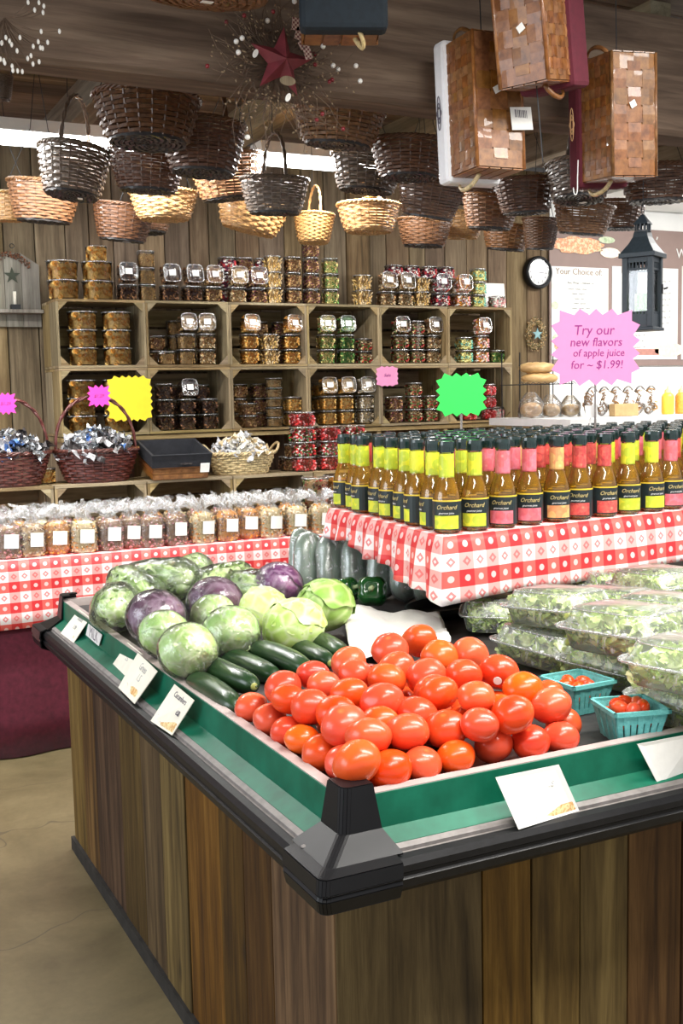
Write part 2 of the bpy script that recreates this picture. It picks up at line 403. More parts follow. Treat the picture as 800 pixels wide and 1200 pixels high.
# text -> mesh (cached)
_tc = {}
def text_me(s, size, mat, shear=0.0, thick=.0004, wrap=None, key=None):
    k = (s, size, mat.name, shear, wrap)
    if k in _tc: return _tc[k]
    c = bpy.data.curves.new('txt', 'FONT'); c.body = s; c.size = size; c.shear = shear; c.align_x = 'CENTER'; c.align_y = 'CENTER'
    c.extrude = thick; c.resolution_u = 2; c.space_line = .95
    o = bpy.data.objects.new('txt', c); COL.objects.link(o); bpy.context.view_layer.update()
    me = bpy.data.meshes.new_from_object(o.evaluated_get(bpy.context.evaluated_depsgraph_get()))
    COL.objects.unlink(o); bpy.data.objects.remove(o)
    me.materials.clear(); me.materials.append(mat); me.name = 'lettering'
    if wrap:
        for v in me.vertices:
            x, y, z = v.co; a = x/wrap; rr = wrap+z; v.co = (math.sin(a)*rr, -math.cos(a)*rr, y)
    _tc[k] = me; return me
def frame_M(o, xa, ya):
    # matrix with origin o, local x along xa, local y along ya, z = normal
    x = Vector(xa).normalized(); z = x.cross(Vector(ya)).normalized(); y = z.cross(x)
    return Matrix(((x.x, y.x, z.x, o[0]), (x.y, y.y, z.y, o[1]), (x.z, y.z, z.z, o[2]), (0, 0, 0, 1)))

# ------------------------------------------------------------------ the room
fl = MB(); fl.grid(lambda u, v: (-3+11*u, -2+8.2*v, 0), 4, 4); fl.box((2.5, 2.1, -.06), (11, 8.2, .11)); struct('floor', fl, M_floor)
YW = 5.80
wb = MB(); wb.box((1.35, YW+.055, 1.45), (6.1, .05, 2.9)); wo = struct('wall_back', wb, plain('dark_wall_backing', (.03, .025, .02), .9))
x = -1.7; k = 0
while x < 4.36:
    w = min(rnd.choice((.11, .125, .14, .155)), 4.4-x); b = MB(); b.box((x+w/2, YW+.015+rnd.uniform(-.003, .003), 1.45), (w-.005, .03, 2.9)); part('plank', b, M_plank_wall, wo, bevel=.003); x += w
M_wallw = plain('white_wall_paint', (.82, .82, .79), .6, .03, 8, .05)
wr = MB(); wr.box((6.2, YW+.05, 1.45), (3.6, .1, 2.9)); struct('wall_right', wr, M_wallw)
cb = MB(); cb.box((2.5, 2.1, 3.0), (11, 8.2, .08)); co = struct('ceiling', cb, plain('dark_ceiling', (.05, .04, .03), .9))
y = -1.0
while y < 5.75:
    b = MB(); b.box((2.2, y+.09, 2.945), (9.5, .174, .025)); part('plank', b, M_ceil, co); y += .18
for xx in (-.5, .55, 1.28, 2.1, 2.95, 3.8, 4.7):
    b = MB(); b.box((xx, 4.5, 2.86), (.10, 2.55, .15)); t_ = part('joist', b, M_joist, None, bevel=.006); t_['kind'] = 'structure'; t_.name = 'trim_1'
sf = MB(); sf.box((5.6, 4.9, 2.73), (2.2, 1.7, .06)); struct('trim_2', sf, M_wallw)
# hewn beam across the room
bm = MB()
def beamf(u, v):
    x = -1.2+6.4*u; a = v*2*PI
    prof = [(3.06, 2.435), (3.064, 2.81), (3.19, 2.81), (3.185, 2.425), (3.175, 2.412), (3.075, 2.42)]
    p = prof[int(v*6) % 6]; n = noise.noise(Vector((x*1.3, p[0]*5, p[1]*4)))
    n2 = noise.noise(Vector((x*7, p[0]*9, p[1]*6)))
    return (x, p[0]+n*.008+n2*.003, p[1]+n*.012+n2*.004)
bm.grid(beamf, 90, 6)
be = struct('trim_3', bm, M_beam)
# fluorescent fixtures along the back
M_tube = emit('fluorescent_glow', (1, 1, 1), 9)
M_fix = plain('fixture_enamel', (.78, .78, .74), .4, .03)
for i, (x0, x1) in enumerate(((.1, 1.50), (2.0, 3.2))):
    f = thing('ceiling_light', ['long fluorescent strip light above left shelves, partly behind handled grey basket', 'fluorescent strip light glowing behind the berry twigs in the middle'][i], 'light', ((x0+x1)/2, 4.84, 2.62))
    h = MB(); L = x1-x0; h.slab([(-L/2, -.085, .015), (-L/2, .085, .015), (-L/2, .06, .07), (-L/2, -.06, .07)], (L, 0, 0)); part('housing', h, M_fix, f)
    b = MB(); b.box((0, 0, .14), (.03, .03, .14)); part('bracket', b, M_fix, f)
    for s in (-1, 1):
        b = MB(); b.tube([(-L/2+.03, s*.035, -.005), (L/2-.03, s*.035, -.005)], .017, 10); part('tube', b, M_tube, f, True)
f = thing('ceiling_light', 'bright white strip light at the right edge above dark basket', 'light', (4.55, 4.3, 2.66), (0, 0, .5))
h = MB(); h.box((0, 0, .045), (1.2, .2, .05)); part('housing', h, M_fix, f); b = MB(); b.tube([(-.55, 0, 0), (.55, 0, 0)], .022, 10); part('tube', b, M_tube, f, True)

# ------------------------------------------------------------------ produce case
CX, CY, CB, CR = .745, 1.513, 3.56, 4.0
case = thing('produce_case', 'long wooden-sided produce display case with black bumper and green rim', 'display case', (2.3, 2.6, 0))
cm = lambda mb_, mats, name, **k: part(name, mb_, mats, case, M=T(-2.3, -2.6, 0), **k)
def ring(prof, m=0, closed=True):
    b = MB(); K = len(prof); n0 = 0
    for d, z in prof: b.v += [(CX-d, CB+d, z), (CX-d, CY-d, z), (CR+d, CY-d, z), (CR+d, CB+d, z)]
    for i in range(K if closed else K-1):
        j = (i+1) % K
        for c in range(4):
            e = (c+1) % 4; b.f.append((i*4+c, i*4+e, j*4+e, j*4+c)); b.m.append(m)
    return b
cm(ring([(0, .878), (0, .886), (-.022, .886), (-.03, .862), (-.026, .862), (-.018, .878)]), M_lip, 'tray_lip')
cm(ring([(-.002, .884), (.002, .884), (.006, .828), (.036, .812), (.036, .806), (.0, .812)]), M_green, 'green_rim')
cm(ring([(.034, .812), (.046, .806), (.046, .800), (.055, .799), (.055, .794), (.03, .79)]), M_greyrail, 'rail_strip')
cm(ring([(.052, .80), (.064, .797), (.071, .788), (.071, .777), (.068, .774), (.068, .769), (.072, .766), (.070, .752), (.06, .742), (.02, .738), (.0, .745), (.0, .79)]), M_bumper, 'bumper')
d = MB(); d.box(((CX+CR)/2+.01, (CY+CB)/2, .857), (CR-CX-.03, CB-CY-.03, .012)); cm(d, M_deck, 'deck')
# body planks
bX, bY, bZ = .775, 1.62, .745
body = MB(); body.box(((bX+.03+CR)/2, (bY+.03+CB+.07)/2, .42), (CR-bX-.05, CB+.05-bY, .80)); cm(body, M_deck, 'carcass')
ys = [1.62, 1.90, 2.05, 2.196, 2.427, 2.62, 2.80, 3.013, 3.318, 3.48, 3.66]
for a, c in zip(ys, ys[1:]):
    b = MB(); b.box((bX+.0125+rnd.uniform(-.002, .002), (a+c)/2, bZ/2+.01), (.025, c-a-.004, bZ-.02)); cm(b, M_plank_case, 'plank', bevel=.002)
xs = [.775, 1.075, 1.185, 1.30, 1.42, 1.56, 1.68, 1.85, 2.0, 2.2, 2.35, 2.55, 2.75, 2.9, 3.1, 3.3, 3.5, 3.7, 3.98]
for a, c in zip(xs, xs[1:]):
    b = MB(); b.box(((a+c)/2, bY+.0125+rnd.uniform(-.002, .002), bZ/2+.01), (c-a-.004, .025, bZ-.02)); cm(b, M_plank_case, 'plank', bevel=.002)
kb = MB(); kb.box((bX-.004, 2.64, .022), (.012, 2.06, .045)); kb.box((2.38, bY-.004, .022), (3.22, .012, .045)); cm(kb, plain('black_grime_skirt', (.02, .018, .015), .8, .5, 20), 'kick_board')
# corner guards
def guard(cx, cy, sx, sy):
    # sx, sy: direction towards the outside
    b = MB()
    def L(d0, z0, a0, d1, z1, a1, th=.004):
        # strip wrapped round the corner, arm lengths a0/a1 at z0/z1
        r_ = .014; P = lambda d, z, a: [(cx+sx*d, cy-sy*a, z)]+[(cx+sx*(d-r_+r_*math.cos(t*PI/8)), cy+sy*(d-r_+r_*math.sin(t*PI/8)), z) for t in range(5)]+[(cx-sx*a, cy+sy*d, z)]
        A, B = P(d0, z0, a0), P(d1, z1, a1)
        for i in range(6): b.quad(A[i], A[i+1], B[i+1], B[i])
    L(.003, .902, .050, .012, .83, .060); L(-.02, .902, .05, .003, .902, .05); L(.012, .83, .060, .060, .803, .072)
    L(.060, .803, .060, .080, .797, .060); L(.080, .797, .060, .083, .775, .058); L(.083, .775, .058, .079, .770, .058); L(.079, .770, .058, .082, .764, .058)
    L(.082, .764, .058, .078, .744, .055); L(.078, .744, .055, .05, .732, .05)
    g = cm(b, M_black, 'corner_guard', smooth=False); m = g.modifiers.new('thick', 'SOLIDIFY'); m.thickness = .004; m.offset = 0; return g
guard(CX, CY, -1, -1); guard(CX, CB, -1, 1)
b = MB(); b.ball((CX-.055, CY+.035, .806), (.007, .007, .003)); cm(b, M_greyrail, 'screw', smooth=True)
# white plate with letters on the left rim
def plate(name, lab, cat, pts, mat, th=.0015):
    A = [Vector(p) for p in pts]; c = sum(A, Vector())/4; n = (A[1]-A[0]).cross(A[3]-A[0]).normalized()
    t = thing(name, lab, cat, c); b = MB(); b.slab([p-c for p in A], n*-th); part('card', b, mat, t)
    return t, c, A, n
def put_text(t, c, A, n, items, lift=.0012):
    # A: TL, TR, BR, BL. items: (string, u, v, size, mat, shear) ; u,v in 0..1 from the top left
    xa = (A[1]-A[0]).normalized(); ya = n.cross(xa).normalized()
    if (A[0]-A[3]).dot(ya) < 0: ya = -ya; n = -n
    for s, u, v, size, mat, sh in items:
        p = (A[0]*(1-u)*(1-v)+A[1]*u*(1-v)+A[2]*u*v+A[3]*(1-u)*v)-c
        z = xa.cross(ya)
        part('lettering', text_me(s, size, mat, sh), None, t, M=frame_M(p+z*lift, xa, ya))
M_blotch = vegmat('printed_vegetables', [(.3, (.75, .65, .4)), (.42, (.62, .28, .08)), (.55, (.9, .75, .4)), (.7, (.35, .18, .06))], 70, .6, bump=0)
def card(px, lab, items, mat, ztop=.8875, zb=.803, pic=True, side='L', picuv=(.28, .70, 1, 1)):
    A = [at(px[0][0], px[0][1], Z=ztop), at(px[1][0], px[1][1], Z=ztop), at(px[2][0], px[2][1], Z=zb), at(px[3][0], px[3][1], Z=zb)]
    t, c, A, n = plate('price_card', lab, 'price card', A, mat)
    put_text(t, c, A, n, items)
    if n.z < 0: n = -n
    def q(u, v): return (A[0]*(1-u)*(1-v)+A[1]*u*(1-v)+A[2]*u*v+A[3]*(1-u)*v)-c+n*.0008
    b = MB(); u0, v0, u1, v1 = picuv; b.quad(q(u0, v1), q(u1, v1), q(u1, v0), q(u0, v0)); part('printed_picture', b, M_blotch, t)
    b = MB(); b.tube([q(.22+.13*math.cos(a*PI/6), .84+.10*math.sin(a*PI/6)) for a in range(12)], .0005, 4, closed=True); part('printed_seal', b, M_splint, t)
    return t
card([(93, 714), (106, 724), (85, 756), (70, 744)], 'small cream price card nearest the far corner of the left rim', [('Lettuce', .5, .22, .02, M_inkg, .3), ('1.99', .5, .52, .02, M_inkg, .3)], M_cream, picuv=(.2, .75, 1, 1))
card([(150, 753), (168, 767), (150, 805), (128, 785)], 'cream price card overlapped by another, beside the white tag plate', [('Purple', .5, .16, .024, M_inkg, .3), ('2.5', .4, .38, .02, M_inkg, .3)], M_cream)
card([(162, 765), (185, 787), (158, 825), (139, 806)], 'cream price card in front, overlapping the card behind it', [('Green', .5, .2, .026, M_inkg, .3), ('1.5', .55, .45, .026, M_inkg, .3)], M_cream, ztop=.8905, zb=.806)
card([(205, 802), (228, 821), (202, 862), (177, 845)], 'cream price card for cucumbers on the rim below the cucumbers', [('Cucumbers', .5, .17, .019, M_ink, .3), ('$1.49 ea', .5, .45, .026, M_ink, .3)], M_cream)
card([(580, 911), (654, 896), (678, 950), (607, 972)], 'large white faded price card on the front rim below the tomatoes', [('Tomatoes', .5, .3, .02, plain('faint_print', (.70, .70, .68), .7, .02), .2)], M_paper, picuv=(.5, .78, 1, .99), zb=.80)
card([(746, 872), (818, 858), (846, 902), (773, 924)], 'white price card for grape tomatoes at the right end of rim', [('Grape Tomatoes', .5, .22, .011, M_inkg, .2), ('$2.99', .4, .48, .018, M_inkg, .2)], M_paper, picuv=(.5, .8, 1, .99), zb=.80)
A = [at(104, 731, X=CX-.008), at(120, 744, X=CX-.008), at(116, 757, X=CX-.012), at(101, 744, X=CX-.012)]
t, c, A, n = plate('tag_plate', 'small white plate with black capital letters on the left rim', 'sign', A, M_white); put_text(t, c, A, n, [('MILK', .5, .5, .045, M_ink, 0)])

# ------------------------------------------------------------------ tomatoes
def tomato_me(seed):
    r_ = random.Random(seed); lob = r_.choice((4, 5, 5, 6)); ph = r_.uniform(0, 6); sq = r_.uniform(.80, .92)
    def f(u, v):
        a = u*2*PI; b_ = (v-.5)*PI; cr = math.cos(b_); z = math.sin(b_)
        l = 1+.022*math.cos(lob*a+ph)*abs(cr)*(1+.8*z)
        n = noise.noise(Vector((math.cos(a)*cr*1.2+seed, math.sin(a)*cr*1.2, z)))*.07
        rr = (l+n); dim = .15*math.exp(-(cr*4)**2) if z < 0 else .05*math.exp(-(cr*6)**2)
        return (rr*cr*math.cos(a)*.037, rr*cr*math.sin(a)*.037, (z*(1-dim))*sq*.037)
    b = MB(); b.grid(f, 28, 18, wu=True); return b.data('tomato', M_tomato, True)
TM = [tomato_me(i) for i in range(6)]
TP = [(292,829,17,0),(305,845,17,0),(327,858,18,0),(348,868,20,0),(361,888,19,0),(388,904,20,0),(419,918,29,0),(473,914,27,0),(515,904,23,0),(558,894,22,0),(600,889,23,0),(638,877,22,0),(678,868,21,0),
 (331,806,22,1),(338,821,21,1),(367,791,20,2),(380,804,20,2),(364,830,24,1),(409,814,23,2),(394,838,25,2),(398,857,27,1),(431,879,27,1),(408,777,21,2),(416,790,20,2),(457,762,24,2),(492,751,21,2),(465,782,21,2),
 (453,796,23,2),(499,793,24,2),(448,824,26,2),(507,811,22,2),(445,850,24,2),(492,837,24,2),(481,868,26,1),(515,770,22,2),(551,767,22,2),(585,788,24,2),(543,792,22,2),(513,816,24,2),
 (560,822,21,2),(583,833,23,2),(615,811,24,2),(649,837,24,1),(613,847,25,1),(568,856,23,1),(526,860,25,1),(543,841,20,1),(660,850,18,0),(640,815,16,1)]
# lay each tomato in its layer where its outline falls, then settle overlaps
pts = []
MIDR = {(445, 850), (394, 838), (613, 847), (364, 830), (492, 837), (583, 833), (331, 806), (338, 821)}
for px, py, r_, ly in TP: pts.append(at(px, py, Z=.947 if (px, py) in MIDR else (.899, .932, .962)[ly]))
for it in range(40):
    for i in range(len(pts)):
        for j in range(i):
            dv = pts[i]-pts[j]; dist = dv.length; m = .068
            if dist < m:
                k = (m-dist)*.35; dn = dv.normalized() if dist > 1e-4 else Vector((0, 1, 0))
                for q, sg in ((i, 1), (j, -1)):
                    ray = (pts[q]-CAM).normalized(); d_ = dn*sg*k; al = ray*d_.dot(ray); pts[q] += al+(d_-al)*.12
    for i in range(len(pts)):
        pts[i].z = max(pts[i].z, .897); pts[i].x = max(pts[i].x, CX+.05); pts[i].y = max(pts[i].y, CY+.052)
order = sorted(range(len(pts)), key=lambda i: -TP[i][1])
rows = {}
def tom_label(i):
    p = pts[i]
    if TP[i][3] == 0 and i <= 12 and i >= 6: return 'red tomato on the bottom row at the front lip, %s from the corner' % ORD[i-6]
    if i < 6: return 'red tomato on the bottom row along the left lip, %s from the cucumbers' % ORD[i]
    ro = int((p.y-1.5)/.085); rows.setdefault(ro, []).append(i); return None
lab = {i: tom_label(i) for i in range(len(pts))}
for n_, (ro, ids) in enumerate(sorted(rows.items())):
    for k, i in enumerate(sorted(ids, key=lambda i: pts[i].x)):
        lab[i] = 'red tomato of the heap, %s from the left in its %s row behind the lip' % (ORD[k], ORD[n_])
M_sticker = plain('white_sticker', (.85, .8, .75), .5, .03)
def tomato(p, r_, l, i):
    s = (r_*dep(p)/F)/.037; s = max(.93, min(1.14, s*1.02)); t = link('tomato', TM[i % 6]); t.location = p; t.rotation_euler = (rnd.uniform(-.5, .5), rnd.uniform(-.5, .5), rnd.uniform(0, 6)); t.scale = (s, s, s)
    tag(t, l, 'tomato', 'tomatoes heaped in the tray')
    return t
for i, p in enumerate(pts):
    t = tomato(p, TP[i][2], lab[i], i)
    if TP[i][:2] == (585, 788):
        t['label'] = 'red tomato with a small round white sticker at the back of the heap'
        dirv = (CAM-p).normalized(); dirv = (dirv+Vector((-.12, 0, -.42))).normalized(); M0 = t.matrix_basis.inverted()
        q = dirv.to_track_quat('Z', 'Y').to_matrix().to_4x4(); b = MB(); b.lathe([(.0001, .0008), (.008, .0006), (.0085, 0)], 16)
        part('sticker', b, M_sticker, t, M=M0 @ Matrix.Translation(p+dirv*.0365*t.scale.x) @ q, label='round white sticker')
# tomatoes under the top layer
n_ = 0
for lz, off, lay in ((.8975, 0, 'bottom'), (.948, .037, 'middle')):
    for ix in range(9):
        for iy in range(12):
            x = CX+.075+off*.8+ix*.0745+(iy % 2)*.037; y = CY+.075+off+iy*.066; q = Vector((x, y, lz))
            if lay == 'bottom' and all((q-p).length > .060 for p in pts) and any((Vector((p.x, p.y))-Vector((x, y))).length < .045 and p.z > lz+.035 for p in pts):
                t = tomato(q, 20, 'red tomato in the hidden %s layer of the heap' % lay, n_); t.scale = (.98,)*3; t['group'] = 'tomatoes in the hidden %s layer' % lay; pts.append(q); n_ += 1

# ------------------------------------------------------------------ cucumbers
def cuke_me(L, r_, bend):
    b = MB()
    def f(u, v):
        x = (v-.5)*L; e = abs(v-.5)*2; rr = r_*(1-e**5)**.5*(1+.05*math.sin(v*5)); rr = max(rr, .001); a = u*2*PI
        n = 1+.04*noise.noise(Vector((x*60, math.cos(a)*2, math.sin(a)*2)))
        return (x, math.cos(a)*rr*n+bend*(e*e), math.sin(a)*rr*n)
    b.grid(f, 18, 26, wu=True); return b
CU = [((229,797),(276,827),.885,'lowest small dark cucumber beside the lip, nearest the tomatoes'),((236,778),(294,803),.90,'plump dark cucumber just above the lowest one'),((264,769),(320,792),.885,'dark cucumber lying behind the plump one, half hidden'),((302,760),(360,782),.905,'thick dark cucumber in the middle of the group'),((334,753),(384,776),.89,'slim cucumber right of the thick middle one'),((358,746),(404,766),.90,'cucumber farthest right, beside the back tomatoes')]
for (a, c, z, l) in CU:
    A_, B_ = at(*a, Z=z), at(*c, Z=z); v = B_-A_; L = v.length+.035; me = cuke_me(L, .0285, rnd.uniform(-.008, .008)).data('cucumber', M_cuke, True)
    o = link('cucumber', me); o.location = (A_+B_)/2; o.rotation_euler = (rnd.uniform(0, 1), 0, math.atan2(v.y, v.x)); tag(o, l, 'cucumber', 'cucumbers piled beside the tomatoes')
    b = MB(); b.ball((0, 0, 0), (.003, .009, .009), 8, 5); part('blossom_end', b, M_cuketip, o, True, M=T(L/2-.0035, .0, 0))

# ------------------------------------------------------------------ cabbages
def head_parts(seed, r_):
    rr = random.Random(seed); core = MB()
    def disp(p, k=1.0): return 1+.05*noise.noise(p*2.2+Vector((seed, 0, 0)))+.022*noise.noise(p*7+Vector((seed, 3, 0)))*k
    def f(u, v):
        a = u*2*PI; b_ = (v-.5)*PI; p = Vector((math.cos(a)*math.cos(b_), math.sin(a)*math.cos(b_), math.sin(b_)*.92)); return p*disp(p)*r_*.955
    core.grid(f, 32, 20, wu=True); leaves = []
    for k in range(6):
        q = Euler((rr.uniform(-1.1, 1.1), rr.uniform(-1.1, 1.1), k*PI/3+rr.uniform(-.3, .3))).to_matrix(); b = MB(); off = .975+.012*k; sp = rr.uniform(1.0, 1.25)
        def g(u, v, q=q, off=off, sp=sp, k=k):
            a = u*2*PI; t = v*sp*(1+.10*math.sin(3*a+k)+.05*math.sin(7*a+seed)); p = q @ Vector((math.sin(t)*math.cos(a), math.sin(t)*math.sin(a), math.cos(t))); p.z *= .92
            vein = .016*max(0, math.cos(a*9+.5*math.sin(v*6)))**4*math.sin(min(v*1.5, 1)*PI/2); lip = .045*max(0, v-.82)/.18*math.sin(a*11+k)**2
            return p*disp(p)*r_*(off+vein+lip)
        b.grid(g, 40, 9, wu=True); leaves.append(b)
    return core, leaves
def cabbage(px, py, rp, zc, m, l, wrap, seed, sy=1.0):
    p = at(px, py, Z=zc); r_ = rp*dep(p)/F; p.z = max(p.z, .868+r_*.9); p = at(px, py, Z=p.z)
    t = thing('cabbage', l, 'cabbage', p, (rnd.uniform(-.3, .3), rnd.uniform(-.3, .3), rnd.uniform(0, 6)))
    t.scale = (1, 1, sy); core, lv = head_parts(seed, r_)
    part('head', core, m, t, True)
    for b in lv: part('leaf', b, m, t, True)
    if wrap:
        w = MB()
        def f(u, v):
            a = u*2*PI; b_ = (v-.5)*PI; q = Vector((math.cos(a)*math.cos(b_), math.sin(a)*math.cos(b_), math.sin(b_)*.92))
            return q*r_*(1.075+.02*noise.noise(q*3+Vector((seed, 0, 0)))+.014*abs(noise.noise(q*9)))
        w.grid(f, 40, 26, wu=True); part('plastic_wrap', w, M_wrap, t, True)
    return t
cabbage(183, 724, 34, .95, M_purple, 'film-wrapped purple cabbage at the far left, behind two pale green heads', True, 1)
cabbage(192, 743, 29, .945, M_cabw, 'pale green film-wrapped cabbage just in front of the left purple one', True, 2)
cabbage(220, 763, 34, .945, M_cabw, 'nearest pale green film-wrapped cabbage beside the cucumbers and lip', True, 3)
cabbage(252, 707, 32, .95, M_purple, 'film-wrapped dark purple cabbage second from the left', True, 4)
cabbage(250, 722, 26, .94, M_cabw, 'pale wrapped cabbage half hidden under the dark purple one', True, 5)
cabbage(270, 742, 33, .94, M_cabw, 'pale wrapped cabbage behind the middle cucumbers', True, 6)
cabbage(309, 714, 29, .95, M_cab, 'bare light green cabbage left of the bright one', False, 7)
cabbage(344, 733, 37, .94, M_cab, 'bright yellow-green bare cabbage behind the cucumbers, flattened and biggest', False, 8, .9)
cabbage(381, 710, 34, .95, M_cabd, 'bare deeper green cabbage at the right of the cabbage group', False, 9)
cabbage(326, 686, 28, .96, M_violet, 'bright violet cabbage in shiny film at the back centre', True, 10)
# romaine heads in film
def romaine(px, py, L, r_, z, yaw, pitch, l, seed, wrap=True):
    p = at(px, py, Z=z); t = thing('romaine_lettuce', l, 'lettuce', p, (0, pitch, yaw)); rr = random.Random(seed)
    for k in range(11):
        b = MB(); a0 = k*2.4; w0 = r_*rr.uniform(.9, 1.25); rad = r_*(.25+.6*(k/11)); fr = rr.uniform(0, 9); ll = L*rr.uniform(.8, 1.0)
        def g(u, v, a0=a0, w0=w0, rad=rad, fr=fr, ll=ll):
            x = (v-.45)*ll; wid = w0*math.sin(min(1, v*1.05+.12)*PI*.86)**.6*(.45+.75*v); s = (u-.5)*2
            yy = s*wid; zz = rad*(1-.35*s*s)*(.55+.5*math.sin(v*PI))+.012*math.sin(v*22+fr+s*3)*abs(s)+.006*math.cos(s*9)
            return (x, yy*math.cos(a0)-zz*math.sin(a0), yy*math.sin(a0)+zz*math.cos(a0))
        b.grid(g, 12, 16); part('leaf', b, M_romaine, t, True)
    c = MB(); c.ball((-L*.3, 0, 0), (L*.22, r_*.55, r_*.55), 12, 8); part('heart', c, M_romaine, t, True)
    if wrap:
        w = MB()
        def f(u, v):
            a = u*2*PI; x = (v-.5)*L*1.15; e = abs(v-.5)*2; q = Vector((x*12, math.cos(a)*1.3, math.sin(a)*1.3+seed))
            rr_ = r_*1.28*(1-e**4)**.5*(1+.16*noise.noise(q)+.08*abs(noise.noise(q*3))); return (x, math.cos(a)*rr_, math.sin(a)*rr_)
        w.grid(f, 32, 28, wu=True); part('plastic_bag', w, M_wrap, t, True)
romaine(137, 712, .24, .055, .935, 1.25, .1, 'bagged romaine lettuce at the far left corner of the case', 1)
romaine(158, 690, .24, .05, .955, 1.7, -.1, 'bagged romaine lettuce leaning behind the left purple cabbage', 2)
romaine(187, 681, .25, .055, .97, 2.2, .15, 'bagged romaine lettuce second from the left along the back', 3)
romaine(222, 678, .22, .05, .97, 1.0, -.2, 'bagged romaine lettuce with white butt end toward the back', 4)
romaine(262, 681, .20, .045, .965, .4, 0, 'bagged romaine lettuce behind the dark purple cabbage', 5)
romaine(290, 688, .17, .042, .955, 2.0, .1, 'bagged romaine lettuce beside the bright violet cabbage', 6)
o = MB(); o.ball((0, 0, 0), (.04, .04, .036), 16, 10); q = link('radish', o.data('radish', plain('red_skin', (.6, .03, .02), .3), True)); q.location = at(300, 680, Z=.96); tag(q, 'small red round vegetable peeking out left of the violet cabbage', 'vegetable')
# bell peppers
def pepper(px, py, r_, z, l, yaw):
    p = at(px, py, Z=z); t = thing('bell_pepper', l, 'pepper', p, (1.2, 0, yaw)); b = MB()
    def f(u, v):
        a = u*2*PI; b_ = (v-.5)*PI; lob = 1-.17*abs(math.cos(2*a))**3; d = .35*math.exp(-((1-v)*6)**2)+.2*math.exp(-(v*6)**2)
        return (math.cos(a)*math.cos(b_)*r_*lob, math.sin(a)*math.cos(b_)*r_*lob, math.sin(b_)*r_*(1.05-d))
    b.grid(f, 32, 18, wu=True); part('fruit', b, M_pepper, t, True)
    s = MB(); s.tube([(0, 0, r_*.62), (0, 0, r_*.85), (.006, 0, r_*1.15)], [.012, .006, .007], 8); part('stem', s, M_stem, t, True)
pepper(436, 693, .052, .935, 'glossy dark green bell pepper behind the white paper sheet', -.6)
pepper(405, 692, .046, .925, 'dark green bell pepper half hidden behind the deep green cabbage', .5)
# wrapped greens packs leaning under the bottle stand
M_pack = vegmat('packed_greens', [(.3, (.18, .30, .20)), (.6, (.36, .48, .38)), (.85, (.60, .68, .60))], 14, .45, aniso=(2, 2, .4)); M_packw = film('frosted_bag', gloss=.12, rough=.25, bumpscale=18, bump=.6, white=.16)
PK = [(362, 668, .062), (388, 668, .062), (418, 672, .062), (447, 676, .06), (475, 684, .06), (500, 690, .055), (352, 655, .05)]
for i, (px, py, w_) in enumerate(PK):
    p = at(px, py, Y=3.36-.085*max(0, i if i < 6 else 0)+(.12 if i == 6 else 0)); p.z = .965; t = thing('greens_bag', 'frosted bag of greens leaning under the bottle stand, %s' % ['leftmost of the front rank', 'second from the left', 'third from the left', 'fourth from the left', 'fifth from the left', 'rightmost of the rank', 'behind the leftmost one'][i], 'bag', p, (-.25, .16, 0), 'bags of greens under the bottle stand')
    b = MB(); w = MB(); sd = i*3.1
    def f(u, v, k=1.0):
        a = u*2*PI; z = (v-.5)*.20; e = abs(v-.5)*2; rr = w_*.82*(1-e**4)**.5*k*(1+.12*noise.noise(Vector((math.cos(a)*1.5+sd, math.sin(a)*1.5, z*14)))); return (math.cos(a)*rr, math.sin(a)*rr*.7, z*k)
    b.grid(f, 20, 14, wu=True); w.grid(lambda u, v: f(u, v, 1.07), 20, 14, wu=True)
    part('greens', b, M_pack, t, True); part('bag_film', w, M_packw, t, True)
# white paper sheet
ps = MB(); C4 = [at(400, 712, Z=.90), at(515, 718, Z=.90), at(528, 752, Z=.885), at(412, 776, Z=.885)]
def pf(u, v):
    p = (C4[0]*(1-u)+C4[1]*u)*(1-v)+(C4[3]*(1-u)+C4[2]*u)*v; q = Vector((u*3, v*3, 0)); e = .02*noise.noise(Vector((v*9, 1, u*9)))*(1 if u < .1 or v > .9 else .2)
    return p+Vector((e, e, .018*noise.noise(q)+.006*noise.noise(q*4)))
ps.grid(pf, 24, 18); o = link('paper_sheet', ps.data('paper_sheet', M_paper, True)); m_ = o.modifiers.new('t', 'SOLIDIFY'); m_.thickness = .003; tag(o, 'crumpled white paper sheet lying behind the tomatoes', 'paper')
bp = MB(); C5 = at(520, 706, Z=.90); bp.lathe([(.0, .0), (.13, .0), (.15, .025), (.155, .025), (.135, -.006), (.0, -.006)], 28, c=(0, 0, 0), sy=.6); o = link('black_tray', bp.data('black_tray', M_black, True)); o.location = (C5.x, C5.y, .873); o.rotation_euler = (0, 0, .4); tag(o, 'shallow black oval tray under the corner of the checked cloth', 'tray')

# ------------------------------------------------------------------ right part: bottle stand, salad boxes, pints
ZT = 1.15
T0 = Vector((1.50, 2.43, ZT)); TR_ = Vector((3.35, 2.66, ZT)); TL_ = Vector((1.585, 3.28, ZT)); TBR = Vector((3.42, 3.5, ZT))
st = thing('bottle_stand', 'wooden box stand under the small checked cloth holding the bottles', 'stand', (T0+TBR)/2-Vector((0, 0, ZT)))
b = MB(); b.slab([q-Vector(st.location) for q in (T0+Vector((.02, .02, -.03)), TR_+Vector((0, .02, -.03)), TBR+Vector((0, -.02, -.03)), TL_+Vector((.02, -.02, -.03)))], (0, 0, .025)); part('board', b, M_crate, st)
for q in (T0+Vector((.25, .22, 0)), TR_+Vector((-.1, .1, 0)), TL_+Vector((.2, -.08, 0)), TBR+Vector((-.1, -.1, 0))):
    b = MB(); b.box((q.x-st.location.x, q.y-st.location.y, .993), (.04, .04, .255)); part('leg', b, M_crate, st)
cl = MB()
def uvq(b, a, c, d, e, uvs): b.quad(a, c, d, e, 0, uvs)
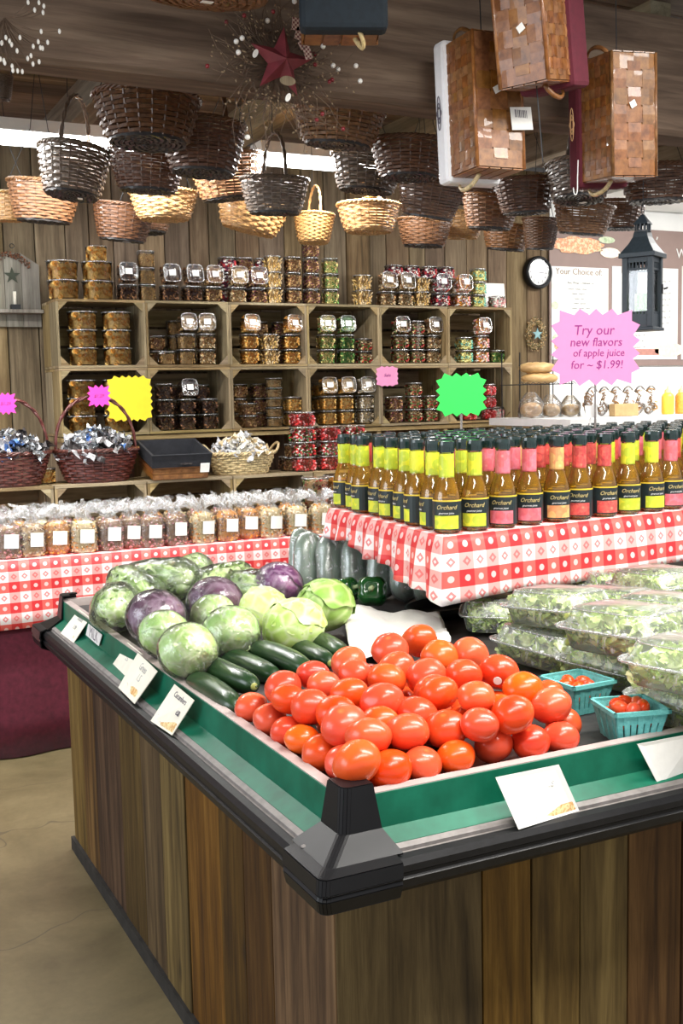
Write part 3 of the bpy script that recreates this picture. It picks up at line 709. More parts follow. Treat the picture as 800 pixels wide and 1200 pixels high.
def clothgrid(b, fn, nu, nv):
    # fn(u,v) -> (point, (s,t) metres)
    P = [[fn(i/nu, j/nv) for j in range(nv+1)] for i in range(nu+1)]; base = len(b.v)
    for r_ in P:
        for p in r_: b.v.append(tuple(p[0]))
    for i in range(nu):
        for j in range(nv):
            a = base+i*(nv+1)+j; c = base+(i+1)*(nv+1)+j
            b.f.append((a, c, c+1, a+1)); b.m.append(0); b.uv[len(b.f)-1] = (P[i][j][1], P[i+1][j][1], P[i+1][j+1][1], P[i][j+1][1])
W1 = (TR_-T0).length; W2 = (TL_-T0).length
clothgrid(cl, lambda u, v: ((T0*(1-u)+TR_*u)*(1-v)+(TL_*(1-u)+TBR*u)*v+Vector((0, 0, .001)), (u*W1, v*W2)), 30, 20)
def front(u, v):
    p = T0*(1-u)+TR_*u; h = .158+.010*math.sin(u*9)+.02*max(0, 1-u*14)+.004*math.sin(u*30)*min(1, u*8); w = (.006*math.sin(u*38)+.006*math.sin(u*17+1))*v*min(1, u*8)
    return (Vector((p.x-(.010*math.sin(min(1, v*3)*PI/2)+.012*v)*max(0, 1-u*30), p.y-.012*math.sin(min(1, v*3)*PI/2)-w-.012*v, p.z-h*v)), (u*W1, -h*v))
clothgrid(cl, front, 90, 9)
def left(u, v):
    p = TL_*(1-u)+T0*u; h = .085+.093*u**1.6+.010*math.sin(u*19)*min(1, (1-u)*6); w = (.011*math.sin(u*47)+.004*math.sin(u*90))*v*min(1, (1-u)*10)
    return (Vector((p.x-.010*math.sin(min(1, v*3)*PI/2)-w-.012*v, p.y-(.012*math.sin(min(1, v*3)*PI/2)+.012*v)*max(0, 1-(1-u)*30), p.z-h*v)), (-h*v, (1-u)*W2))
clothgrid(cl, left, 90, 7)
o = link('tablecloth', cl.data('tablecloth', M_ging, True)); tag(o, 'small red and white checked cloth under the juice bottles', 'tablecloth')
m_ = o.modifiers.new('t', 'SOLIDIFY'); m_.thickness = .0012

# bottles
HB = .243
def bprof(k=1.0, z0=0, z1=1):
    P = [(.0, .004), (.029, .0), (.0365, .004), (.038, .011), (.038, .086), (.037, .097), (.033, .113), (.027, .130), (.0215, .145), (.0195, .158), (.0185, .205), (.0185, .216), (.020, .219), (.020, .232)]
    return [(r_*k, z) for r_, z in P]
b = MB(); b.lathe(bprof(), 20); G_glass = b.data('glass', M_glass, True)
b = MB(); P = [(r_*.93, z+.003) for r_, z in bprof() if z < .2]; P.append((.0001, P[-1][1])); b.lathe(P, 16); G_liq = b.data('juice', M_juice, True)
b = MB(); b.lathe([(.0212, .214), (.0216, .234), (.0205, .2425), (.015, .2437), (.0001, .2432)], 18)
for k in range(18): a = k*PI/9; b.box((math.cos(a)*.0214, math.sin(a)*.0214, .223), (.0012, .0012, .012), R(a, 'Z'))
M_cap = plain('dark_green_cap', (.008, .022, .02), .18, .2, 60, .1, coat=.5); G_cap = b.data('cap', M_cap, False)
def fruitmat(name, bg, blob, hi):
    t = NT(name); v = t.coord('Object', (1, 1, 1), True); d = t.voro(v, 38); col = t.ramp(d, [(.0, hi), (.22, blob), (.55, blob), (.6, bg)]); t.base(t.mix(.25, col, t.ramp(t.noise(v, 90, 2), [(.3, bg), (.7, hi)]))).set(rough=.35); return t.mat
FM = {'y': (fruitmat('lime_label', (.72, .72, .03), (.42, .55, .03), (.80, .82, .12)), 'yellow-green'), 'r': (fruitmat('red_label', (.45, .03, .04), (.72, .07, .07), (.85, .35, .2)), 'red'), 'p': (fruitmat('pink_label', (.75, .16, .22), (.72, .10, .13), (.88, .42, .38)), 'pink'), 'o': (fruitmat('orchard_label', (.7, .25, .1), (.75, .45, .15), (.85, .65, .3)), 'peach')}
M_lab = plain('dark_label', (.012, .022, .024), .4, .1); M_gold = plain('gold_print', (.62, .5, .2), .4, .05)
def arcband(r_, z0, z1, a0, a1, n=14):
    b = MB()
    for i in range(n):
        p, q = a0+(a1-a0)*i/n, a0+(a1-a0)*(i+1)/n; b.quad((math.sin(p)*r_, -math.cos(p)*r_, z0), (math.sin(q)*r_, -math.cos(q)*r_, z0), (math.sin(q)*r_, -math.cos(q)*r_, z1), (math.sin(p)*r_, -math.cos(p)*r_, z1))
    return b
G_dark = arcband(.0383, .010, .088, -PI, PI, 26).data('body_label', M_lab, True)
GF = {k: (arcband(.0387, .013, .048, -.95, .95).data('fruit_panel', FM[k][0], True), arcband(.0206, .148, .211, -PI, PI, 18).data('neck_label', FM[k][0], True)) for k in FM}
GT1 = text_me('Orchard', .0165, M_gold, .35, .0002, .0391); GT2 = text_me('gourmet juice', .0075, M_white, .35, .0002, .0391)
M_wl = plain('white_small_print', (.6, .6, .6), .6); bb = MB()
for i in range(9):
    a = 2.1+i*.09; bb.box((math.sin(a)*.0386, -math.cos(a)*.0386, .048), (.0012, .0006, .06), R(a, 'Z'))
G_bar = bb.data('small_print', M_wl)
protoB = {}
G_gb = arcband(.0386, .0855, .0895, -PI, PI, 26).data('gold_band', plain('yellow_band', (.75, .55, .05), .4), True)
def bottle(kind):
    t = thing('juice_bottle', '', 'bottle')
    for n_, g in (('glass', G_glass), ('juice', G_liq), ('cap', G_cap)): link(n_, g, t)
    q = link('body_label', G_dark, t); link('fruit_panel', GF[kind][0], q); link('lettering', GT1, q, T(0, 0, .070)); link('lettering', GT2, q, T(0, 0, .055)); link('small_print', G_bar, q); link('gold_band', G_gb, q)
    link('neck_label', GF[kind][1], t); return t
ncol, nrow = 18, 9
front_kinds = 'yypporryyprpyyppyy'
for j in range(nrow):
    for i in range(ncol):
        u = .045+i*.0985+(j % 2)*.01; v = .05+j*.098
        if u > 1.82: continue
        base = T0+(TR_-T0).normalized()*u+(TL_-T0).normalized()*v
        base.x += rnd.uniform(-.006, .006); base.y += rnd.uniform(-.006, .006)
        k = front_kinds[i]
        if i < 2 and j < 7: k = 'y'
        elif i == 0: k = 'y'
        elif j > 0 and rnd.random() < .2: k = rnd.choice('yrp')
        if k not in protoB: protoB[k] = t = bottle(k)
        else: t = copy_tree(protoB[k])
        t.location = (base.x, base.y, ZT+.0025); t.rotation_euler = (0, 0, (-.45+rnd.uniform(-.35, .35)) if i or j == 0 else rnd.uniform(-2.3, -1.5))
        side = 'at the front edge' if j == 0 else 'in the %s row back' % ORD[j]
        tag(t, 'amber juice bottle with %s label, %s from the left %s' % (FM[k][1], ORD[i], side), 'bottle', 'juice bottles on the checked cloth')

# starburst signs
def burst(name, px0, py0, px1, py1, Y, mat, lab, n=18, lines=None, tmat=None, rod=None, depth=.1, parent=None, spike=.16):
    c = at((px0+px1)/2, (py0+py1)/2, Y=Y); a = at(px0, (py0+py1)/2, Y=Y); b_ = at(px1, (py0+py1)/2, Y=Y); tp = at((px0+px1)/2, py0, Y=Y); bt = at((px0+px1)/2, py1, Y=Y)
    w, h = (b_-a).length/2, (tp-bt).length/2; t = thing(name, lab, 'sign', c, (0, 0, -.25)); pts = []
    w /= math.cos(.25)
    for i in range(2*n):
        a = 2*PI*i/(2*n); ca, sa = math.cos(a), math.sin(a); e = 1/((abs(ca)**7+abs(sa)**7)**(1/7)); e *= 1 if i % 2 else 1-spike
        pts.append((ca*e*w, .001, sa*e*h))
    b = MB(); b.slab(pts, (0, -.002, 0)); part('card', b, mat, t)
    for s, u, v, size, sh in (lines or []):
        part('lettering', text_me(s, size, tmat, sh), None, t, M=frame_M((u*w, -.002, v*h), (1, 0, 0), (0, 0, 1)))
    if rod is not None:
        m = MB(); z1 = -(c.z-rod); m.tube([(0, .004, z1), (0, .004, -h*.5)], .004, 8); part('rod', m, M_greyrail, t, True)
        m = MB(); m.box((0, .004, z1+.004), (.05, .05, .006)); part('foot', m, M_black, t)
    return t
M_pinkc = plain('pink_card', (.88, .30, .58), .6, .02); M_greenc = plain('neon_green_card', (.04, .85, .12), .6, .02); M_yel = plain('yellow_card', (.92, .72, .02), .6, .03)
M_hot = plain('hot_pink_card', (.90, .05, .42), .6, .03); M_lpk = plain('soft_pink_card', (.85, .3, .52), .6, .03); M_pen = plain('violet_pen', (.30, .03, .24), .5, .05); M_gpen = plain('dark_green_pen', (.02, .45, .08), .5)
burst('starburst_sign', 655, 362, 741, 452, 3.2, M_pinkc, 'big pink starburst sign with handwriting on a rod above the bottles', 18, [('Try our', -.05, .44, .050, .12), ('new flavors', 0, .13, .044, .12), ('of apple juice', .06, -.15, .038, .12), ('for ~ $1.99!', .02, -.46, .042, .12)], M_pen, ZT+.004)
burst('starburst_sign', 515, 437, 566, 488, 3.32, M_greenc, 'neon green starburst sign on a rod above the left bottles', 16, None, M_gpen, ZT+.004)

# clamshell salad boxes
def salad_me(seed, n=230):
    r_ = random.Random(seed); b = MB()
    for k in range(n):
        c = Vector((r_.uniform(-.092, .092), r_.uniform(-.072, .072), r_.uniform(.008, .062))); q = Euler((r_.uniform(-1, 1), r_.uniform(-1, 1), r_.uniform(0, 6))).to_matrix(); L = r_.uniform(.018, .05); w = r_.uniform(.005, .018); cu = r_.uniform(-.015, .015)
        def g(u, v):
            s = (u-.5)*2; ww = w*math.sin((v*.9+.08)*PI)**.7; return c+q @ Vector((s*ww, (v-.5)*L, cu*(v-.5)**2*4+.006*s*s+.004*math.sin(v*12+s*4)*abs(s)))
        b.grid(g, 2, 5)
    for i, v in enumerate(b.v): b.v[i] = (max(-.092, min(.092, v[0])), max(-.074, min(.074, v[1])), max(.004, min(.073-.25*max(0, abs(v[0])-.07), v[2])))
    return b
SAL = [salad_me(i).data('salad', M_salad) for i in range(3)]
def clam_parts():
    lo = MB(); up_ = MB()
    def rr(r_, z, n=44, flute=0):
        o_ = []
        for k in range(n):
            a = 2*PI*k/n; ca, sa = math.cos(a), math.sin(a); e = 1/((abs(ca)**6+abs(sa)**6)**(1/6)); f_ = 1-flute*(k % 2)
            o_.append((ca*e*.107*r_*f_, sa*e*.087*r_*f_, z))
        return o_
    def stack(b, rings):
        base = len(b.v); n = len(rings[0])
        for r_ in rings: b.v += r_
        for i in range(len(rings)-1):
            for k in range(n): l = (k+1) % n; b.f.append((base+i*n+k, base+i*n+l, base+(i+1)*n+l, base+(i+1)*n+k)); b.m.append(0)
    stack(lo, [rr(.02, .002), rr(.8, .002), rr(.86, .006, flute=.03), rr(.95, .038, flute=.03), rr(.97, .042), rr(1.06, .042), rr(1.06, .045)])
    stack(up_, [rr(1.05, .046), rr(.97, .046), rr(.95, .052, flute=.03), rr(.84, .076, flute=.03), rr(.76, .082), rr(.70, .080), rr(.66, .084), rr(.02, .084)])
    bd = MB(); q = [rr(1.06, z)[:] for z in (.046,)][0]; bd.tube(q, .0022, 5, closed=True); bd.tube(rr(.80, .079), .0018, 5, closed=True)  # bead added to paint the highlight round flange and lid edge
    return lo.data('box_base', M_clam, True), up_.data('box_lid', M_clam, True), bd.data('rim_highlight', M_bead, True)
CLO, CUP, CBD = clam_parts()
CLAM = [(640, 752, .873, .15, 'bottom', 'clear salad box at the bottom of the leftmost stack behind the tomatoes'), (655, 708, .965, .2, 'top', 'clear salad box on top of the leftmost stack, under the cloth corner'), (580, 715, .873, -.7, '', 'clear salad box turned askew under the cloth, left of the stacks'),
 (722, 770, .873, .2, '', 'clear salad box at the bottom of the middle stack behind the aqua pints'), (735, 735, .968, .15, '', 'large bright salad box on top of the middle stack'), (815, 815, .873, .1, '', 'clear salad box at the bottom right beside the right pint'), (812, 776, .965, .25, '', 'clear salad box on top at the right edge of the picture'),
 (716, 707, .925, .3, '', 'clear salad box behind the tall middle one'), (782, 716, .95, .2, '', 'clear salad box second row at the right edge'), (770, 682, .95, -.1, '', 'clear salad box at the back right under the cloth'), (700, 680, .92, .35, '', 'clear salad box in shadow behind the leftmost stack')]
pc = None
for i, (px, py, z, yaw, _, l) in enumerate(CLAM):
    if pc is None: t = pc = thing('salad_box', l, 'salad box'); link('box_base', CLO, t); q = link('box_lid', CUP, t); link('rim_highlight', CBD, q); q = link('salad', SAL[0], t); q['kind'] = 'stuff'
    else:
        t = copy_tree(pc); [setattr(ch, 'data', SAL[i % 3]) for ch in t.children if ch.name.startswith('salad')]
    p = at(px, py, Z=z+.05); t.location = (p.x, p.y, z); s_ = 1.06 if i != 4 else 1.15; t.scale = (s_, s_, s_); t.rotation_euler = (rnd.uniform(-.06, .06), rnd.uniform(-.06, .06), yaw+PI/2+.1); tag(t, l, 'salad box', 'clear salad boxes at the right')
# spare boxes holding up the back ones
for i, (px, py) in enumerate(((716, 707), (782, 716), (770, 682), (700, 680))):
    p = at(px, py, Z=.955); t = copy_tree(pc); t.location = (p.x+.03, p.y+.03, .865); t.scale = (1, 1, .85); t.rotation_euler = (0, 0, PI/2+.2*i); tag(t, 'clear salad box underneath, %s of those hidden at the back' % ORD[i], 'salad box', 'clear salad boxes at the right')

# aqua pint baskets with grape tomatoes
def pulp():
    t = NT('aqua_pulp'); v = t.coord(); f = t.noise(v, 120, 4, .7); t.base(t.ramp(f, [(.3, (.10, .44, .43)), (.7, (.19, .60, .58))])).set(rough=.85); t.bump(f, .6, .002); return t.mat
M_aqua = pulp()
def pint(px, py, yaw, l, lt, n, drop):
    p = at(px, py, Z=.865); t = thing('pint_basket', l, 'pint basket', (p.x, p.y, .8645), (0, 0, yaw)); b = MB(); H_, r0, r1 = .066, .040, .054; th = .003
    def sq(r_, z, ins=0): return [(-r_, -r_, z), (r_, -r_, z), (r_, r_, z), (-r_, r_, z)]
    for k in range(4):
        M_ = R(k*PI/2, 'Z'); nf = 7
        for i in range(nf):
            # ribs between slits
            u0, u1 = -1+2*i/nf, -1+2*(i+1)/nf; g_ = .035
            for (za, zb, gg) in ((0.012, .040, g_), (.040, H_-.006, 0), (0, .012, 0)):
                ra, rb = r0+(r1-r0)*za/H_, r0+(r1-r0)*zb/H_; out = .0012 if i % 2 else 0
                q = [M_ @ Vector(((u0+gg)*ra, -ra-out, za)), M_ @ Vector(((u1-gg)*ra, -ra-out, za)), M_ @ Vector(((u1-gg)*rb, -rb-out, zb)), M_ @ Vector(((u0+gg)*rb, -rb-out, zb))]
                b.slab(q, M_ @ Vector((0, th, 0)))
    b.box((0, 0, .0015), (2*r0, 2*r0, .003)); part('pulp_body', b, M_aqua, t)
    c = MB()
    for k in range(4):
        M_ = R(k*PI/2, 'Z'); q = [M_ @ Vector(x) for x in ((-r1-.003, -r1-.003, H_-.008), (r1+.003, -r1-.003, H_-.008), (r1+.003, -r1-.003, H_), (-r1-.003, -r1-.003, H_))]; c.slab(q, M_ @ Vector((0, .006, 0)))
    part('rim', c, M_aqua, t)
    r_ = random.Random(int(px)); g = MB(); g.ball((0, 0, 0), (.0185, .0140, .0140), 14, 9); me = g.data('grape_tomato', M_tomato, True)
    for k in range(n):
        if k < 9: x_, y_, z_ = (k % 3-1)*.027, (k//3-1)*.027, .033
        else:
            a = (k-9)*2*PI/max(1, n-9)+.4; x_, y_, z_ = math.cos(a)*.024, math.sin(a)*.024, .054
        o = link('grape_tomato', me); w = R(yaw, 'Z') @ Vector((x_+r_.uniform(-.003, .003), y_+r_.uniform(-.003, .003), 0)); o.location = (p.x+w.x, p.y+w.y, .865+z_-drop); o.rotation_euler = (r_.uniform(-.5, .5), r_.uniform(-.5, .5), r_.uniform(0, 6))
        tag(o, 'small grape tomato in the %s aqua pint, %s' % (lt, (('front', 'middle', 'back')[k//3 % 3]+' '+('left', 'centre', 'right')[k % 3]+' of the lower layer') if k < 9 else ORD[k-9]+' one round the top layer'), 'tomato', 'grape tomatoes in the %s pint' % lt)
pint(676, 830, .03, 'aqua pulp pint basket standing farther back, left of the other', 'rear', 14, .004)
pint(737, 864, -.27, 'aqua pulp pint basket in front beside the rim, fuller', 'front', 15, -.007)

# ------------------------------------------------------------------ back table with checked cloth
YT, ZTB = 4.75, .857
tb = thing('long_table', 'long low table hidden under the red checked cloth at the back', 'table', (1.48, 5.25, 0))
b = MB(); b.box((0, 0, ZTB-.022), (4.12, .96, .03)); part('tabletop', b, M_crate, tb)
for sx in (-1.98, 0, 1.98):
    for sy in (-.4, .4): b = MB(); b.box((sx, sy, (ZTB-.037)/2), (.05, .05, ZTB-.037)); part('leg', b, M_crate, tb)
cl = MB(); X0, X1 = -.6, 3.56
clothgrid(cl, lambda u, v: (Vector((X0+(X1-X0)*u, YT+v*.98, ZTB+.001)), (u*(X1-X0), v*.98)), 60, 4)
clothgrid(cl, lambda u, v: (Vector((X0+(X1-X0)*u, YT-.008-.012*v*(math.sin(u*60)*.5+math.sin(u*23))-.01*v, ZTB-(.29+.006*math.sin(u*11))*v)), (u*(X1-X0), -.29*v)), 200, 5)
o = link('tablecloth', cl.data('tablecloth', M_ging, True)); tag(o, 'long red and white checked cloth over the back table of snack bags', 'tablecloth'); m_ = o.modifiers.new('t', 'SOLIDIFY'); m_.thickness = .0012
cl = MB(); clothgrid(cl, lambda u, v: (Vector((X0+(X1-X0)*u, YT+.012+.012*math.sin(u*70)*(.3+v), ZTB-.05-(ZTB-.056)*v)), (0, 0)), 240, 5)
o = link('table_skirt', cl.data('table_skirt', M_maroon, True)); tag(o, 'plain maroon table skirt hanging to the floor below the checked cloth', 'table skirt'); m_ = o.modifiers.new('t', 'SOLIDIFY'); m_.thickness = .002

# ------------------------------------------------------------------ wooden crates
def crate_parts(W_, H_, D_):
    # open front at y=0, going back to +D; returns list of (name, mesh)
    t = .012; P = []
    def bx(c, d, m): b = MB(); b.box(c, d); return b.data('slat', m)
    for k in range(3):
        d = D_/3; y = d*(k+.5)
        P.append(('slat', bx((0, y, t/2), (W_, d-.006, t), M_crate))); P.append(('slat', bx((0, y, H_-t/2), (W_, d-.006, t), M_crate)))
    for s in (-1, 1):
        for k in range(2): P.append(('side_board', bx((s*(W_/2-t/2), D_*(.25+.5*k), H_/2), (t, D_/2-.01, H_-2*t-.002), M_cratez)))
    for k in range(3): P.append(('back_slat', bx((0, D_-t/2, H_*(.2+.3*k)), (W_-2*t-.002, t, H_*.26), M_crate)))
    for sx in (-1, 1):
        for sz in (-1, 1):
            b = MB(); cx = sx*(W_/2-t-.0005); cz = H_/2+sz*(H_/2-t-.0005); k = .045
            b.slab([(cx, .004, cz), (cx-sx*k, .004, cz), (cx, .004, cz-sz*k)], (0, .014, 0)); P.append(('corner_block', b.data('corner_block', M_crate)))
            P.append(None)
    return [p for p in P if p]
CW, CH, CD = .4445, .335, .33
CP = crate_parts(CW-.002, CH-.002, CD); YC = 5.43; ZC0 = 1.350; XC0 = 1.18
def crate(loc, l, P, rot=0, g='shelf crates stacked in two rows'):
    t = thing('wooden_crate', l, 'crate', loc, (0, 0, rot), g)
    for n_, me in P: link(n_, me, t)
    return t
for r_ in range(2):
    for c in range(6): crate((XC0+CW*(c+.5), YC, ZC0+CH*r_), 'wooden crate on its side, %s from the left in the %s row' % (ORD[c], ('lower', 'upper')[r_]), CP)
# riser that carries the crates
rs = thing('shelf_riser', 'low wooden riser on the table carrying the two rows of crates', 'riser', (XC0+CW*3, YC+.17, ZTB)); hh = ZC0-ZTB-.004
for k in range(2): b = MB(); b.box((0, -.08+.16*k, hh-.012), (CW*6, .155, .022)); part('board', b, M_crate, rs)
for k in range(7): b = MB(); b.box((-CW*3+.02+k*(CW*6-.04)/6, 0, (hh-.024)/2+.001), (.025, .30, hh-.026)); part('upright', b, M_cratez, rs)
# staging crates standing on the table
SW, SH, SD = .43, .283, .30; SP = crate_parts(SW-.004, SH, SD); YS = 5.03
for c in range(7): crate((.40+SW*c*1.005, YS, ZTB+.0025), 'wooden staging crate on the checked table, %s from the left' % ORD[c], SP, 0, 'staging crates behind the snack bags')
ZS = ZTB+.0025+SH

# ------------------------------------------------------------------ plastic tubs
def fill_me(kind, w, h, n=90, rnds=False, seed=0):
    r_ = random.Random(seed+len(kind)); b = MB(); mats = FILL[kind][0]; shp = FILL[kind][1]; K = len(mats)
    core = .86
    b.lathe([(.001, .004), (w*.36, .004), (w*.385, h*.76), (.001, h*.77)], 16, sq=0 if rnds else 5, m=0)
    for k in range(n):
        a = r_.uniform(0, 2*PI) if rnds else 0; z = r_.uniform(.09, .76)*h
        if rnds: c = (math.cos(a)*w*.405, math.sin(a)*w*.405, z); nz = a
        else:
            sd = r_.choice((0, 0, 0, 1, 2, 3)); u = r_.uniform(-.42, .42)*w; nz = -PI/2+sd*PI/2; e = w*(.385+.03*z/h); c = [(u, -e, z), (e, u, z), (u, e, z), (-e, u, z)][sd]
        if r_.random() < .15: c = (r_.uniform(-.36, .36)*w, r_.uniform(-.36, .36)*w, h*.78)
        q = Euler((r_.uniform(-.9, .9), r_.uniform(-.9, .9), r_.uniform(0, 6))).to_matrix(); m = r_.randrange(K)
        s = r_.uniform(.8, 1.15)
        if shp == 'chip':
            c2 = Vector(c); out = Vector((math.cos(nz), math.sin(nz), r_.uniform(-.3, .3))).normalized(); qq = out.to_track_quat('Z', 'Y').to_matrix(); R_ = .0125*s; ri = .0; base = len(b.v)
            for i in range(10): a2 = i*PI/5; b.v.append(tuple(c2+qq @ Vector((math.cos(a2)*R_, math.sin(a2)*R_, .003+.002*math.sin(a2*2)))))
            b.v.append(tuple(c2+qq @ Vector((0, 0, -.004))))
            for i in range(10): b.f.append((base+i, base+(i+1) % 10, base+10)); b.m.append(m)
        elif shp == 'stick': b.box(c, (.005*s, .005*s, .03*s), q, m)
        elif shp == 'bead': b.octa(c, (.0055*s, .0055*s, .0055*s), q, m)
        elif shp == 'nut': b.octa(c, (.009*s, .006*s, .005*s), q, m)
        elif shp == 'fine': b.octa(c, .0035*s, q, m)
        elif shp == 'candy': b.octa(c, (.011*s, .008*s, .007*s), q, m)
    return b.data('contents', mats)
P_ = lambda n_, c: plain(n_, c, .5, .25, 90, .3)
c_tan, c_brown, c_dk, c_gold, c_cream, c_org, c_red, c_grn, c_wht, c_pur, c_teal, c_yel, c_pink = [P_('food_'+n_, c) for n_, c in (('tan', (.56, .36, .15)), ('brown', (.30, .14, .055)), ('dark', (.075, .032, .02)), ('gold', (.85, .54, .17)), ('cream', (.72, .58, .36)), ('orange', (.75, .33, .05)), ('red', (.62, .04, .04)), ('green', (.10, .28, .05)), ('white', (.82, .78, .70)), ('purple', (.18, .04, .08)), ('teal', (.18, .55, .45)), ('yellow', (.75, .68, .25)), ('pink', (.8, .35, .35)))]
FILL = dict(banana_chips=([c_gold, c_org, c_gold], 'chip'), mixed_nuts=([c_tan, c_brown, c_cream], 'nut'), almonds=([c_brown, c_tan], 'nut'), chocolate_beads=([c_dk, c_dk, c_brown], 'bead'), dark_nuts=([c_dk, c_brown], 'nut'), granola=([c_tan, c_gold, c_brown], 'fine'), sesame_sticks=([c_tan, c_gold, c_cream], 'stick'), corn_nuts=([c_gold, c_org], 'bead'), pale_nuts=([c_cream, c_wht], 'bead'), green_peas=([c_grn, c_grn, c_yel], 'bead'), wasabi_mix=([c_yel, c_tan, c_grn], 'nut'), trail_mix=([c_tan, c_dk, c_red, c_grn, c_cream], 'nut'), berry_mix=([c_brown, c_pur, c_tan], 'nut'), red_candy=([c_red, c_pink, c_red], 'candy'), christmas_candy=([c_red, c_grn, c_wht, c_red], 'candy'), purple_candy=([c_pur, c_red, c_wht], 'candy'), pastel_candy=([c_yel, c_teal, c_yel], 'candy'), orange_candy=([c_org, c_pink, c_wht], 'candy'), white_candy=([c_wht, c_pink], 'candy'), granola_pucks=([c_tan, c_cream], 'fine'), cashews=([c_org, c_gold], 'nut'))
COLR = dict(banana_chips='golden chips', mixed_nuts='mixed tan nuts', almonds='brown nuts', chocolate_beads='dark chocolate beads', dark_nuts='dark brown sweets', granola='tan granola', sesame_sticks='tan snack sticks', corn_nuts='golden corn nuts', pale_nuts='pale nuts', green_peas='green peas', wasabi_mix='yellow-green snack mix', trail_mix='colourful trail mix', berry_mix='brown and purple mix', red_candy='red candy', christmas_candy='red and green candy', purple_candy='purple wrapped candy', pastel_candy='yellow and teal candy', orange_candy='orange candy', white_candy='white candy', granola_pucks='pale tan crumbs', cashews='orange nuts')
_tubc = {}
def tub_meshes(w, h, round_):
    k = (w, h, round_)
    if k not in _tubc:
        n = 24 if round_ else 20; sq = 0 if round_ else 5; a = MB(); a.lathe([(.001, .0015), (w*.40, .001), (w*.43, .005), (w*.475, h*.90), (w*.49, h*.92), (w*.49, h*.94)], n, sq=sq)
        l_ = MB(); l_.lathe([(w*.50, h*.925, 1), (w*.505, h*.97, 1), (w*.485, h*.985, 1), (w*.45, h*.975), (w*.43, h*.955), (.001, h*.955)], n, sq=sq)
        _tubc[k] = (a.data('tub_body', M_tub, True), l_.data('lid', [M_tublid, M_bead], True))
    return _tubc[k]
LBL = MB(); LBL.box((0, 0, 0), (.036, .030, .0008)); LBL = LBL.data('label', M_paper)
_tp = {}
def tub(kind, w, h, loc, l, lying=False, label=False, round_=False, rot=0, group='clear snack tubs on the shelves'):
    k = (kind, w, h, round_, label)
    if k not in _tp:
        t = _tp[k] = thing('snack_tub', '', 'tub'); a, b_ = tub_meshes(w, h, round_); link('tub_body', a, t); link('lid', b_, t)
        q = link('contents', fill_me(kind, w, h, 110 if FILL[kind][1] == 'chip' else 150, round_), t); q['kind'] = 'stuff'
        if label: link('label', LBL, t, T(0, 0, h*.985+.001))
    else: t = copy_tree(_tp[k])
    t.location = loc; t.rotation_euler = (math.radians(78) if lying else 0, 0, rot) if not lying else (math.radians(80), 0, rot)
    if lying: t.location = (loc[0], loc[1]+h*.5, loc[2]+w*.5)
    tag(t, l, 'tub', group); return t
TWs, THs = .094, .080
def stack(px, z0, Y, kind, n, where, lie=0, w=TWs, h=THs, round_=False, label=True, si=''):
    X = at(px, 400, Y=Y).x if z0 > 1.6 else at(px, 480, Y=Y).x
    if z0 < zt-.05: c_ = max(0, min(5, int((X-XC0)/CW))); X = max(XC0+CW*c_+.016+w/2, min(XC0+CW*(c_+1)-.016-w/2, X))
    for i in range(n): tub(kind, w, h, (X, Y+rnd.uniform(-.004, .004), z0+.001+i*(h+.0005)), 'tub of %s %s%s' % (COLR[kind], where, '' if n+lie == 1 else ', '+(('bottom', 'second up', 'third up', 'fourth up', 'fifth up', 'sixth up')[i])), round_=round_, rot=rnd.uniform(-.12, .12))
    if lie: tub(kind, w, h, (X, Y-.02, z0+.001+n*(h+.0005)), 'tub of %s tipped on its side, %s' % (COLR[kind], where), lying=True, label=label, rot=rnd.uniform(-.1, .1))
YF = YC+.07; YB = YC+.19; zt = ZC0+2*CH+.0005; zu = ZC0+CH+.013; zl = ZC0+.013
# on top of the crates, left to right
TOP = [(77, 'banana_chips', 2, 0, .16, .093, 1), (117, 'banana_chips', 2, 0, .16, .093, 1), (151, 'dark_nuts', 1, 1), (174, 'granola', 3, 0, .085, .083), (200, 'dark_nuts', 1, 1), (226, 'dark_nuts', 1, 1), (250, 'almonds', 1, 1), (279, 'mixed_nuts', 1, 1), (302, 'berry_mix', 1, 1), (321, 'sesame_sticks', 3, 0, .085, .083), (344, 'almonds', 3, 0, .082, .083), (366, 'berry_mix', 4, 0, .078, .083), (388, 'wasabi_mix', 3, 0, .082, .083), (425, 'sesame_sticks', 2, 0, .088, .083), (453, 'mixed_nuts', 1, 1), (473, 'mixed_nuts', 1, 1), (493, 'sesame_sticks', 2, 0, .088, .083), (516, 'purple_candy', 1, 1), (540, 'orange_candy', 1, 1), (560, 'pastel_candy', 3, 0, .08, .075), (582, 'white_candy', 1, 0, .085, .07)]
posw = ['above the far left crate', 'second from left above the first crate']
for i, q in enumerate(TOP):
    px, kd, n, lie = q[:4]; w = q[4] if len(q) > 4 else TWs; h = q[5] if len(q) > 5 else THs; rd = len(q) > 6
    stack(px, zt, YF+.02, kd, n, 'above crates, %s stack from left' % ORD[i], lie, w, h, rd)
stack(117, zt+.188, YF+.02, 'banana_chips', 1, 'above the second round stack from left', 0, .11, .075, True)
for px, kd, n in ((268, 'purple_candy', 3), (288, 'berry_mix', 3), (309, 'purple_candy', 3)): stack(px, zt, YB+.01, kd, n, 'above third crate, rear row, %s' % {268: 'left', 288: 'middle', 309: 'right'}[px], 0, .085, .083)
for i, px in enumerate((462, 482, 502, 522)): stack(px, zt+.168 if i else zt+.168, YB-.02, 'purple_candy', 1, 'topmost at back right, %s of four' % ORD[i], 0, .088, .07)
for i, px in enumerate((462, 482, 502, 522)): stack(px, zt, YB+.0, 'mixed_nuts', 2, 'in rear row at right, %s column' % ORD[i], 0, .085, .083)
